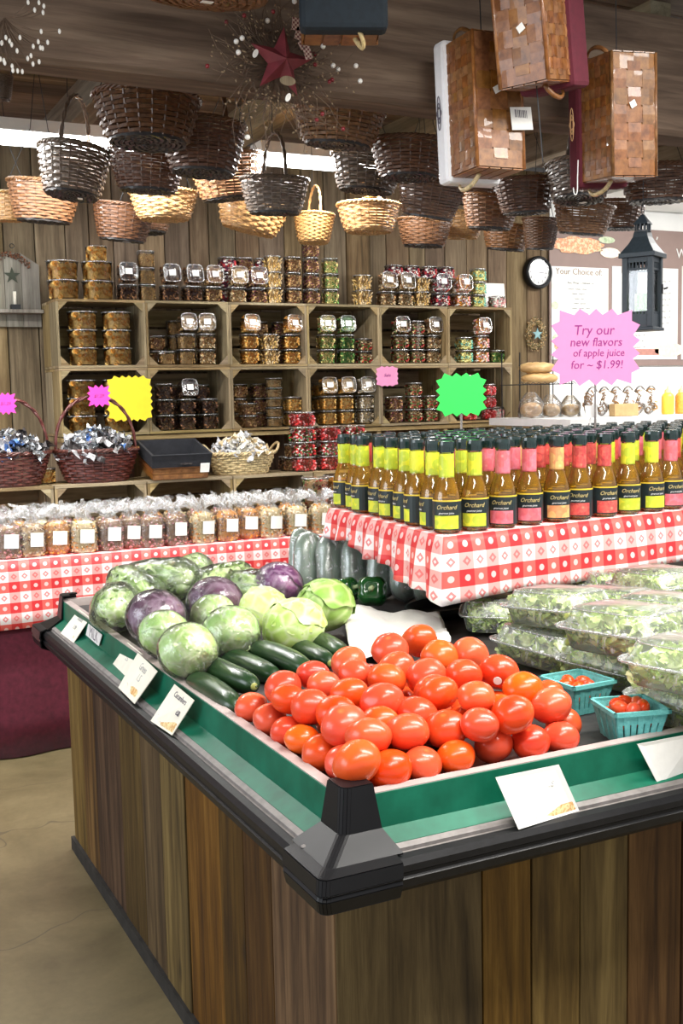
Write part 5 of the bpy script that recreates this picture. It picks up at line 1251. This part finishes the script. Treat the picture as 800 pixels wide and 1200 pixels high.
# ------------------------------------------------------------------ lantern
M_lan = plain('blue_black_metal', (.025, .036, .045), .45, .15, 60, .15); p = at(752, 388, Y=3.4)
t = thing('lantern', 'blue-black metal lantern with a peaked lid and green candle inside', 'lantern', p, (0, 0, .50)); w = .072; t.scale = (.70, .70, 1.02)
b = MB(); b.box((0, 0, .006), (.19, .19, .012)); part('base', b, M_lan, t, bevel=.002)
b = MB()
for sx in (-1, 1):
    for sy in (-1, 1): b.box((sx*w, sy*w, .145), (.030, .030, .265))
part('frame', b, M_lan, t, bevel=.002)
for k in range(4):
    M_ = R(k*PI/2, 'Z'); b = MB(); b.box(M_ @ Vector((0, -w, .035)), (.115, .012, .055) if k % 2 == 0 else (.012, .115, .055))
    for i in range(6):
        x = -.048+i*.0192; b.box(M_ @ Vector((x, -w, .068)), (.014, .010, .010) if k % 2 == 0 else (.010, .014, .010), M_ @ R(PI/4, 'Y') @ M_.inverted() if False else None); b.box(M_ @ Vector((x, -w, .247)), (.006, .008, .03) if k % 2 == 0 else (.008, .006, .03))
    b.box(M_ @ Vector((0, -w, .232)), (.115, .010, .008) if k % 2 == 0 else (.010, .115, .008)); b.box(M_ @ Vector((0, -w, .268)), (.115, .012, .02) if k % 2 == 0 else (.012, .115, .02)); part('pierced_panel', b, M_lan, t)
    g = MB(); g.box(M_ @ Vector((0, -w+.004, .15)), (.115, .002, .165) if k % 2 == 0 else (.002, .115, .165)); part('pane', g, M_tub, t)
b = MB(); b.box((0, 0, .285), (.205, .205, .018)); part('eave', b, M_lan, t, bevel=.002)
b = MB(); r_ = [(.135, .294), (.12, .305), (.085, .33), (.06, .355), (.052, .375)]; b.lathe(r_+[(.0, .375)], 4, sq=0); q = part('roof', b, M_lan, t)
b = MB()
for k in range(12): a = k*PI/6; b.box((math.cos(a)*.040, math.sin(a)*.040, .390), (.008, .008, .03), R(a, 'Z'))
b.lathe([(.001, .374), (.045, .374), (.045, .380), (.001, .380)], 16); part('vent', b, M_lan, t)
b = MB(); b.lathe([(.058, .403), (.055, .408), (.03, .425), (.012, .44), (.001, .442)], 4); part('cap', b, M_lan, t); b = MB(); b.tube([(.018*math.cos(a*PI/8), 0, .455+.018*math.sin(a*PI/8)) for a in range(16)], .0025, 5, closed=True); part('ring', b, M_iron, t, True)
b = MB(); b.tube([(0, 0, .472), (0, 0, 2.93-p.z)], .0025, 5); part('hanging_wire', b, M_iron, t)
b = MB(); b.lathe([(.001, .012), (.042, .012), (.042, .14), (.038, .143), (.001, .140)], 20); part('candle', b, vegmat('green_grass_candle', [(.3, (.12, .32, .04)), (.55, (.3, .55, .1)), (.8, (.65, .8, .4))], 60, .5, aniso=(1, 1, .2)), t, True)
b = MB(); b.tube([(w+.02, -w-.02, .16), (w+.035, -w-.035, .165)], .004, 6); b.box((w, -w-.018, .16), (.012, .006, .035)); part('latch', b, M_iron, t); b = MB(); b.box((-.01, -.085, .345), (.022, .001, .012), R(.5, 'X')); part('price_tag', b, M_paper, t)
b = MB(); hk = at(674, 220, Y=2.82); b.tube([hk+Vector((.008*math.cos(a), 0, .022*math.sin(a)-.0)) for a in [PI+i*PI/8 for i in range(9)]]+[hk+Vector((.008, 0, .03)), hk+Vector((.010, 0, .085))], .0018, 5); o = link('wire_hook', b.data('wire_hook', M_white, True)); tag(o, 'bent white wire hook hanging below the maroon-lined picnic basket', 'hook')

# ------------------------------------------------------------------ barn star with berry twigs on the beam
c = at(322, 78, Y=3.03); t = thing('star_wreath', 'twig spray with a maroon metal barn star on the beam', 'wreath', c, (0, 0, 0)); M_star = plain('maroon_tin', (.17, .022, .03), .55, .2, 30, .2); M_twig = plain('brown_twig', (.11, .07, .045), .8, .3, 40)
b = MB(); N = len(b.v); R1, R2 = .100, .042; b.v += [(0, -.085, 0)]+[((R1 if i % 2 == 0 else R2)*math.sin(i*PI/5+.12), -.045, (R1 if i % 2 == 0 else R2)*math.cos(i*PI/5+.12)) for i in range(10)]+[(0, -.035, 0)]
for i in range(10): b.f += [(0, 1+i, 1+(i+1) % 10), (11, 1+(i+1) % 10, 1+i)]; b.m += [0, 0]
part('barn_star', b, M_star, t)
r_ = random.Random(4); tw = MB(); lf = MB(); ends = []
for k in range(130):
    a = r_.uniform(0, 2*PI); L = r_.uniform(.08, .20)*(1.25 if math.sin(a) < -.2 else .95); s0 = r_.uniform(.02, .07); pts_ = []; cu = r_.uniform(-.9, .9)
    for i in range(6):
        q = i/5; aa = a+cu*q; d = s0+L*q; pts_.append((math.cos(a)*s0+math.cos(aa)*L*q, -.012-.05*q*r_.random()-.01, math.sin(a)*s0+math.sin(aa)*L*q))
    tw.tube(pts_, [.0018, .0016, .0014, .0012, .001, .0007], 3); ends.append(pts_[-1])
    for j in range(2): p_ = Vector(pts_[r_.randrange(2, 6)]); lf.octa(p_+Vector((r_.uniform(-.01, .01), -.005, r_.uniform(-.01, .01))), (r_.uniform(.003, .006), .002, .003), Euler((0, r_.uniform(0, 3), 0)).to_matrix(), 0)
for k in range(60):
    a = k*2*PI/60; tw.tube([(math.cos(a+i*.12)*.095+r_.uniform(-.012, .012), -.01+r_.uniform(-.01, .01), math.sin(a+i*.12)*.095+r_.uniform(-.012, .012)) for i in range(4)], .0015, 3)
q = part('twigs', tw, M_twig, t); q['kind'] = 'stuff'; q = part('small_leaves', lf, plain('pale_bud', (.24, .17, .10), .7), t); q['kind'] = 'stuff'
M_bw = plain('white_berry', (.75, .73, .68), .35); M_br = plain('red_berry', (.18, .015, .02), .3); bw = MB(); bw.ball((0, 0, 0), .0075, 10, 7); bw = bw.data('berry', M_bw, True); br = MB(); br.ball((0, 0, 0), .0065, 8, 6); br = br.data('berry', M_br, True)
for k in range(34): e_ = ends[k*3]; link('berry', bw if k % 2 else br, t, T(e_[0], e_[1]-.004, e_[2]))
bo = MB()
for k, (x_, z_, a_) in enumerate(((.045, .075, .3), (.06, .05, 1.0), (.07, .025, -.3), (.035, .10, .1))): bo.box((x_, -.075, z_), (.022, .004, .034), R(a_, 'Y'))
gm = NT('brown_check_ribbon'); v_ = gm.coord('Object', (160, 160, 160)); ck_ = gm.n('ShaderNodeTexChecker'); ck_.inputs['Scale'].default_value = 1; ck_.inputs['Color1'].default_value = (.16, .04, .04, 1); ck_.inputs['Color2'].default_value = (.55, .42, .34, 1); gm.l(v_, ck_.inputs[0]); gm.base(ck_.outputs[0]); part('check_ribbon', bo, gm.mat, t)
b = MB(); b.lathe([(.001, 0), (.024, 0), (.024, .004), (.001, .004)], 18, sy=.55); part('wooden_disc', b, M_joist, t, M=T(0, -.085, -.062) @ R(PI/2, 'X'))
for x_, z_ in ((-.085, .01), (.012, -.10)): b = MB(); b.lathe([(.001, 0), (.013, 0), (.013, .002), (.001, .002)], 14, sy=.55); part('price_tag', b, M_paper, t, M=T(x_, -.06, z_) @ R(PI/2, 'X') @ R(1.1, 'Z'))
c = at(6, 30, Y=3.0); t = thing('berry_spray', 'spray of twigs with tiny white berries at the upper left corner', 'spray', c); tw = MB(); ends = []; r_ = random.Random(8)
for k in range(34):
    a = r_.uniform(-2.4, .2); L = r_.uniform(.05, .14); pts_ = [(math.cos(a+.4*i/4)*L*i/4, -.02*i/4, math.sin(a+.4*i/4)*L*i/4+.02) for i in range(5)]; tw.tube(pts_, .0013, 3); ends.append(pts_[-1]); ends.append(pts_[3])
q = part('twigs', tw, M_twig, t); q['kind'] = 'stuff'; bw2 = MB(); bw2.ball((0, 0, 0), (.004, .004, .007), 6, 5); bw2 = bw2.data('berry', M_bw, True)
for e_ in ends[::2]: link('berry', bw2, t, T(*e_))

# ------------------------------------------------------------------ things on the back wall
YWF = YW-.003
c = at(20, 383, Y=YWF-.02); t = thing('wall_plaque', 'grey wooden house-shaped wall plaque with dark star and candle shelf', 'wall decoration', (c.x, YWF-.022, c.z)); M_plq = wood('grey_plaque_wood', (.16, .145, .115), (.29, .27, .22), (.42, .40, .33), 'Z', dv=.1)
def q3(px, py): v = at(px, py, Y=YWF-.022); return (v.x-c.x, 0, v.z-c.z)
for a_, b_ in (((-10, 383), (8, 383)), ((8, 383), (28, 383)), ((28, 383), (49, 383))):
    x0, x1 = q3(*a_)[0], q3(*b_)[0]; f_ = lambda x: q3(14, 290)[2]-abs(x-q3(13, 290)[0])*.62; b = MB(); b.slab([(x0+.001, 0, 0), (x1-.001, 0, 0), (x1-.001, 0, f_(x1)), (x0+.001, 0, f_(x0))], (0, .018, 0)); part('board', b, M_plq, t)
x0, x1 = q3(-10, 365)[0], q3(47, 365)[0]; zs = q3(10, 366)[2]; b = MB(); b.box(((x0+x1)/2, -.045, zs), (x1-x0, .09, .018)); part('shelf', b, M_plq, t, bevel=.002); b = MB(); b.box((q3(40, 0)[0], -.03, zs-.035), (.012, .05, .06), R(.3, 'Y')); part('bracket', b, M_plq, t)
s_ = q3(14, 323); b = MB(); b.slab([(s_[0]+(.042 if i % 2 == 0 else .016)*math.sin(i*PI/5), -.001, s_[2]+(.042 if i % 2 == 0 else .016)*math.cos(i*PI/5)) for i in range(10)], (0, -.006, 0)); part('star', b, plain('dark_green_star', (.03, .04, .02), .6), t)
s_ = q3(16, 360); b = MB(); b.box((s_[0], -.045, zs+.022), (.045, .045, .025)); part('candle_holder', b, M_iron, t); b = MB(); b.tube([(s_[0], -.045, zs+.03), (s_[0], -.045, zs+.10)], .008, 8); part('candle', b, M_cream, t, True)
b = MB(); r_ = random.Random(3)
for k in range(150): u = r_.random(); v = q3(-8+u*42, 312-14*math.sin(u*PI*.9+.35)+r_.uniform(-4, 4)); b.octa((v[0], -.006+r_.uniform(-.01, 0), v[2]), r_.uniform(.003, .006), None, r_.randrange(2))
q = part('garland', b, [plain('rusty_berry', (.25, .09, .04), .6), M_twig], t); q['kind'] = 'stuff'; s_ = q3(14, 291); b = MB(); b.tube([(s_[0]+.011*math.cos(a*PI/6), .0, s_[2]+.012+.011*math.sin(a*PI/6)) for a in range(12)], .002, 4, closed=True); part('ring', b, M_iron, t)
# clock
c = at(627, 320, Y=YWF); Rk = .098; t = thing('wall_clock', 'round wall clock with black rim and white face', 'clock', (c.x, YWF-.001, c.z), (PI/2, 0, 0)); b = MB(); b.lathe([(.001, 0), (Rk, 0), (Rk+.004, .012), (Rk+.004, .04), (Rk-.004, .05), (Rk-.016, .046), (Rk-.02, .03)], 48); part('rim', b, M_black, t, True)
b = MB(); b.lathe([(.001, .03), (Rk-.018, .03)], 48); part('face', b, M_white, t)
for k in range(12): a = (k+1)*PI/6; part('numeral', text_me(str(k+1), .022, M_ink, 0), None, t, M=T(math.sin(a)*.062, math.cos(a)*.062, .031))
b = MB()
for k in range(60): a = k*PI/30; b.box((math.sin(a)*.077, math.cos(a)*.077, .0305), (.0012, .004 if k % 5 else .007, .0006), R(-a, 'Z'))
part('minute_marks', b, M_ink, t)
for nm, a, L, w_ in (('hour_hand', math.radians(302), .042, .004), ('minute_hand', math.radians(92), .064, .003)): b = MB(); b.box((math.sin(a)*L*.42, math.cos(a)*L*.42, .034), (w_, L, .001), R(-a, 'Z')); part(nm, b, M_ink, t)
g = MB(); g.lathe([(.001, .042), (Rk-.016, .042)], 40); part('glass', g, M_tub, t)
# berry ring with teal star
c = at(625, 392, Y=YWF); t = thing('berry_wreath', 'small oval berry wreath with teal star below the clock', 'wreath', (c.x, YWF-.02, c.z)); b = MB(); r_ = random.Random(5)
for k in range(520): a = r_.uniform(0, 2*PI); q_ = r_.uniform(.045, .08); b.octa((math.cos(a)*q_*.95, r_.uniform(-.02, .012), math.sin(a)*q_*1.35), r_.uniform(.003, .0055), None, r_.randrange(3))
q = part('berries', b, [c_cream, c_tan, plain('olive_leaf', (.15, .15, .06), .7)], t); q['kind'] = 'stuff'; b = MB(); b.slab([((.04 if i % 2 == 0 else .017)*math.sin(i*PI/5), -.016, (.04 if i % 2 == 0 else .017)*math.cos(i*PI/5)) for i in range(10)], (0, -.006, 0)); part('star', b, plain('teal_tin', (.2, .36, .38), .5), t)
# menu boards
YM = YW-.012
M_mb = plain('brown_menu_board', (.27, .19, .165), .6, .05, 10, .05); M_mw = plain('menu_white', (.78, .78, .75), .5, .02); M_mg = plain('menu_grey_rule', (.5, .46, .46), .5); M_mt = plain('menu_rust_stripe', (.50, .24, .19), .5); M_txt = plain('menu_faint_text', (.26, .25, .24), .6); M_ttl = plain('menu_title_text', (.28, .20, .14), .6)
tm = thing('menu_board', 'wide menu board with brown header, white panels and sandwich pictures', 'menu board', at(740, 350, Y=YM)); o_ = Vector(tm.location)
def rect(x0, y0, x1, y1, d, m, nm='panel', th=.004):
    # a rectangle on the wall through the two measured corners
    A_ = at(x0, y0, Y=YM); B_ = at(x1, y1, Y=YM); b = MB(); b.box(((A_.x+B_.x)/2-o_.x, -d, (A_.z+B_.z)/2-o_.z), (abs(B_.x-A_.x), th, abs(A_.z-B_.z))); return part(nm, b, m, tm)
rect(643, 262, 830, 428, 0, M_mb, 'board', .01); rect(645, 312, 711, 421, .008, M_mw, 'menu_panel'); rect(716, 312, 792, 421, .008, M_mw, 'menu_panel'); rect(798, 312, 860, 421, .008, M_mw, 'menu_panel'); rect(716, 409, 770, 416, .011, M_mt, 'stripe')
def wtext(s, px, py, size, m, d=.012):
    v = at(px, py, Y=YM); part('lettering', text_me(s, size, m, 0), None, tm, M=frame_M((v.x-o_.x, -d, v.z-o_.z), (1, 0, 0), (0, 0, 1)))
wtext('Your Choice of:', 677, 319, .058, M_ttl); wtext('Deli', 733, 317, .06, M_ttl); wtext('W', 797, 298, .09, M_mw, .01)
wtext('Bun, Wrap, Croissant, or', 679, 332, .021, M_txt)
for k in range(13): 
    x0 = 655+(k*7) % 6; y0 = 339+k*5.6
    if y0 < 405: wtext(('Lettuce  Tomato  Onion', 'Cheese   Peppers', 'Turkey  Ham', 'Pickles  Sprouts')[k % 4], x0+20, y0, .015, M_txt)
for k in range(12): wtext(('Soup of the Day   2.99', 'Fresh Salad   4.99', 'House Sandwich   5.99')[k % 3], 775 if k < 8 else 745, 330+k*7, .015, M_txt)
M_food = [vegmat('printed_'+n_, st, 45, .5, bump=0, aniso=(1, .2, 1)) for n_, st in (('sandwich', [(.3, (.35, .55, .15)), (.42, (.85, .7, .45)), (.55, (.8, .25, .12)), (.7, (.9, .75, .4))]), ('cucumber_slices', [(.3, (.35, .5, .25)), (.6, (.7, .75, .55))]), ('bun', [(.3, (.85, .68, .5)), (.7, (.93, .82, .68))]))]
def blob(x0, y0, x1, y1, m, nm, d=.011, wv=.12, n=26):
    A_ = at(x0, y0, Y=YM); B_ = at(x1, y1, Y=YM); cx, cz = (A_.x+B_.x)/2-o_.x, (A_.z+B_.z)/2-o_.z; rx, rz = abs(B_.x-A_.x)/2, abs(A_.z-B_.z)/2; b = MB()
    b.slab([(cx+rx*math.cos(i*2*PI/n)*(1+wv*math.sin(i*2.7)), -d, cz+rz*math.sin(i*2*PI/n)*(1+wv*math.sin(i*1.9))) for i in range(n)], (0, .002, 0)); part(nm, b, m, tm)
blob(645, 276, 706, 299, M_food[0], 'printed_sandwich'); blob(700, 277, 719, 286, M_food[1], 'printed_slice', wv=.02); blob(702, 290, 725, 303, M_food[2], 'printed_slice', wv=.02); blob(765, 402, 800, 418, M_food[2], 'printed_bun', .013, .05)
for x_, y_, m_ in ((650, 335, 2), (649, 358, 1), (650, 380, 2), (650, 397, 1), (652, 405, 0)): blob(x_-4, y_-5, x_+4, y_+5, M_food[m_], 'printed_vegetable', .012, .1, 12)

# ------------------------------------------------------------------ bread shelf and counter at the right
ct = thing('deli_counter', 'pale counter behind the bottles carrying bread and pretzel bags', 'counter', (4.9, 5.0, 0)); ZCN = 1.375
b = MB(); b.box((.02, 0, ZCN-.02), (2.56, .75, .04)); part('countertop', b, M_white, ct); b = MB(); b.box((0, .02, (ZCN-.04)/2), (2.5, .65, ZCN-.042)); part('cabinet', b, M_crate, ct)
YBD = 5.25; r0_ = at(600, 451, Y=YBD); r1_ = at(657, 451, Y=YBD); sh = thing('bread_rack', 'black wire rack with two loaves, left of the pink sign', 'rack', ((r0_.x+r1_.x)/2, YBD, ZCN)); hz = r0_.z-ZCN; hw = (r1_.x-r0_.x)/2+.02; b = MB()
for k in range(14): x_ = -hw+k*2*hw/13; b.tube([(x_, -.09, hz), (x_, .09, hz)], .0015, 4)
for y_ in (-.09, 0, .09): b.tube([(-hw, y_, hz), (hw, y_, hz)], .0022, 4)
for k in range(20): b.tube([(-hw+k*2*hw/19, -.09, hz+.012*(k % 2)), (-hw+(k+1)*2*hw/19, -.09, hz+.012*((k+1) % 2))], .0015, 4)
q = part('wire_shelf', b, M_iron, sh); b = MB()
for x_ in (-hw+.01, hw-.01):
    for y_ in (-.088, .088): b.tube([(x_, y_, 0.001), (x_, y_, hz+.18)], .0035, 5)
q['kind'] = 'stuff'; q = part('posts', b, M_iron, sh); q['kind'] = 'stuff'
M_bread = vegmat('bread_crust', [(.25, (.30, .15, .05)), (.5, (.55, .34, .14)), (.8, (.78, .6, .36))], 14, .6, bump=.4, aniso=(.6, 1.5, 1.5))
for i, (py, l) in enumerate(((441, 'lower long brown loaf lying on the wire rack'), (426, 'upper long brown loaf resting on the loaf below'))):
    v = at(632-i*3, py, Y=YBD); b = MB(); L = .25
    def f(u, w): x_ = (w-.5)*L; e = abs(w-.5)*2; rr = .032*(1-e**3)**.5+.0005; a = u*2*PI; return (x_, math.cos(a)*rr*1.5, math.sin(a)*rr*(1+.06*math.sin(w*30)))
    b.grid(f, 18, 20, wu=True); o = link('bread_loaf', b.data('bread_loaf', M_bread, True)); o.location = (v.x, YBD, sh.location.z+hz+.034+i*.062); tag(o, l, 'bread')
for i, (px, py, r_, l) in enumerate(((622, 482, .062, 'round brown loaf in clear bag under the bread rack, left'), (645, 484, .055, 'round loaf in clear bag beside the left round loaf'), (668, 484, .052, 'orange-crusted round loaf in a clear bag at the sign rod'))):
    v = at(px, 488, Y=5.1); t = thing('bagged_loaf', l, 'bread', (v.x, 5.1, ZCN)); b = MB(); b.ball((0, 0, r_*.74), (r_, r_, r_*.7), 18, 10); part('loaf', b, M_bread, t, True)
    w_ = MB(); w_.grid(lambda u, q, r_=r_: (lambda a, z: (math.cos(a)*r_*1.12*(1-max(0, q-.6)*1.6)*(1+.08*math.sin(a*5+q*8)), math.sin(a)*r_*1.12*(1-max(0, q-.6)*1.6), z))(u*2*PI, .003+q*r_*2.3), 24, 8, wu=True); part('plastic_bag', w_, M_bag, t, True)
M_pret = vegmat('pretzel_crust', [(.3, (.22, .10, .03)), (.6, (.45, .24, .08)), (.8, (.7, .5, .25))], 60, .5)
for i, px in enumerate((690, 704, 718, 732, 746, 759)):
    Y_ = 4.98+.02*(i % 2); v = at(px, 492, Y=Y_); t = thing('pretzel_bag', 'clear bag of pretzels with a tilted white label, %s from the left' % ORD[i], 'bag', (v.x, Y_, ZCN+.002), (-.15, .25, -.1), 'pretzel bags on the counter'); b = MB(); r_ = random.Random(i)
    for k in range(11):
        c_ = Vector((r_.uniform(-.022, .022), r_.uniform(-.03, .03), .03+.011*k)); q_ = Euler((r_.uniform(-1, 1), r_.uniform(-1, 1), r_.uniform(0, 6))).to_matrix(); b.tube([c_+q_ @ Vector((math.cos(a)*.018*(1+.4*math.cos(2*a)), math.sin(a)*.016, .004*math.sin(3*a))) for a in [j*2*PI/10 for j in range(10)]], .0042, 4, closed=True)
    q = part('pretzels', b, M_pret, t); q['kind'] = 'stuff'; w_ = MB(); w_.ball((0, 0, .088), (.04, .042, .088), 16, 10); part('plastic_bag', w_, M_bag, t, True); b = MB(); b.box((.008, -.044, .10), (.048, .001, .07), R(.25, 'Y')); part('label', b, M_paper, t)
v = at(700, 492, Y=4.9); b = MB(); b.box((0, 0, .035), (.17, .05, .07)); o = link('cardboard_box', b.data('cardboard_box', plain('cardboard', (.45, .29, .13), .8))); o.location = (at(732, 492, Y=4.85).x, 4.86, ZCN+.001); bev(o, .003); tag(o, 'small low cardboard box in front of the pretzel bags', 'box')
for i, px in enumerate((782, 798)):
    v = at(px, 490, Y=4.95); t = thing('mustard_bottle', 'yellow squeeze bottle %s the pretzel bags' % ('right of' if i == 0 else 'at the right edge beyond'), 'bottle', (v.x, 4.95, ZCN+.001)); b = MB(); b.lathe([(.001, 0), (.034, 0), (.036, .01), (.036, .10), (.03, .115), (.018, .125), (.001, .127)], 20); part('body', b, plain('mustard_yellow', (.85, .52, .05), .35) if i == 0 else c_org, t, True); b = MB(); b.lathe([(.019, .124), (.019, .14), (.006, .15), (.004, .165), (.001, .166)], 14); part('cap', b, c_yel, t, True)
v = at(680, 505, Y=3.15); b = MB(); b.box((0, 0, .055), (.055, .002, .045), R(-.15, 'X')); b.box((0, .006, .03), (.004, .004, .06)); b.box((0, .006, .0035), (.03, .03, .003)); o = link('small_tag', b.data('small_tag', M_white)); o.location = (2.63, 3.22, ZT+.24); tag(o, 'small blank white tag at the foot of the pink sign', 'sign')
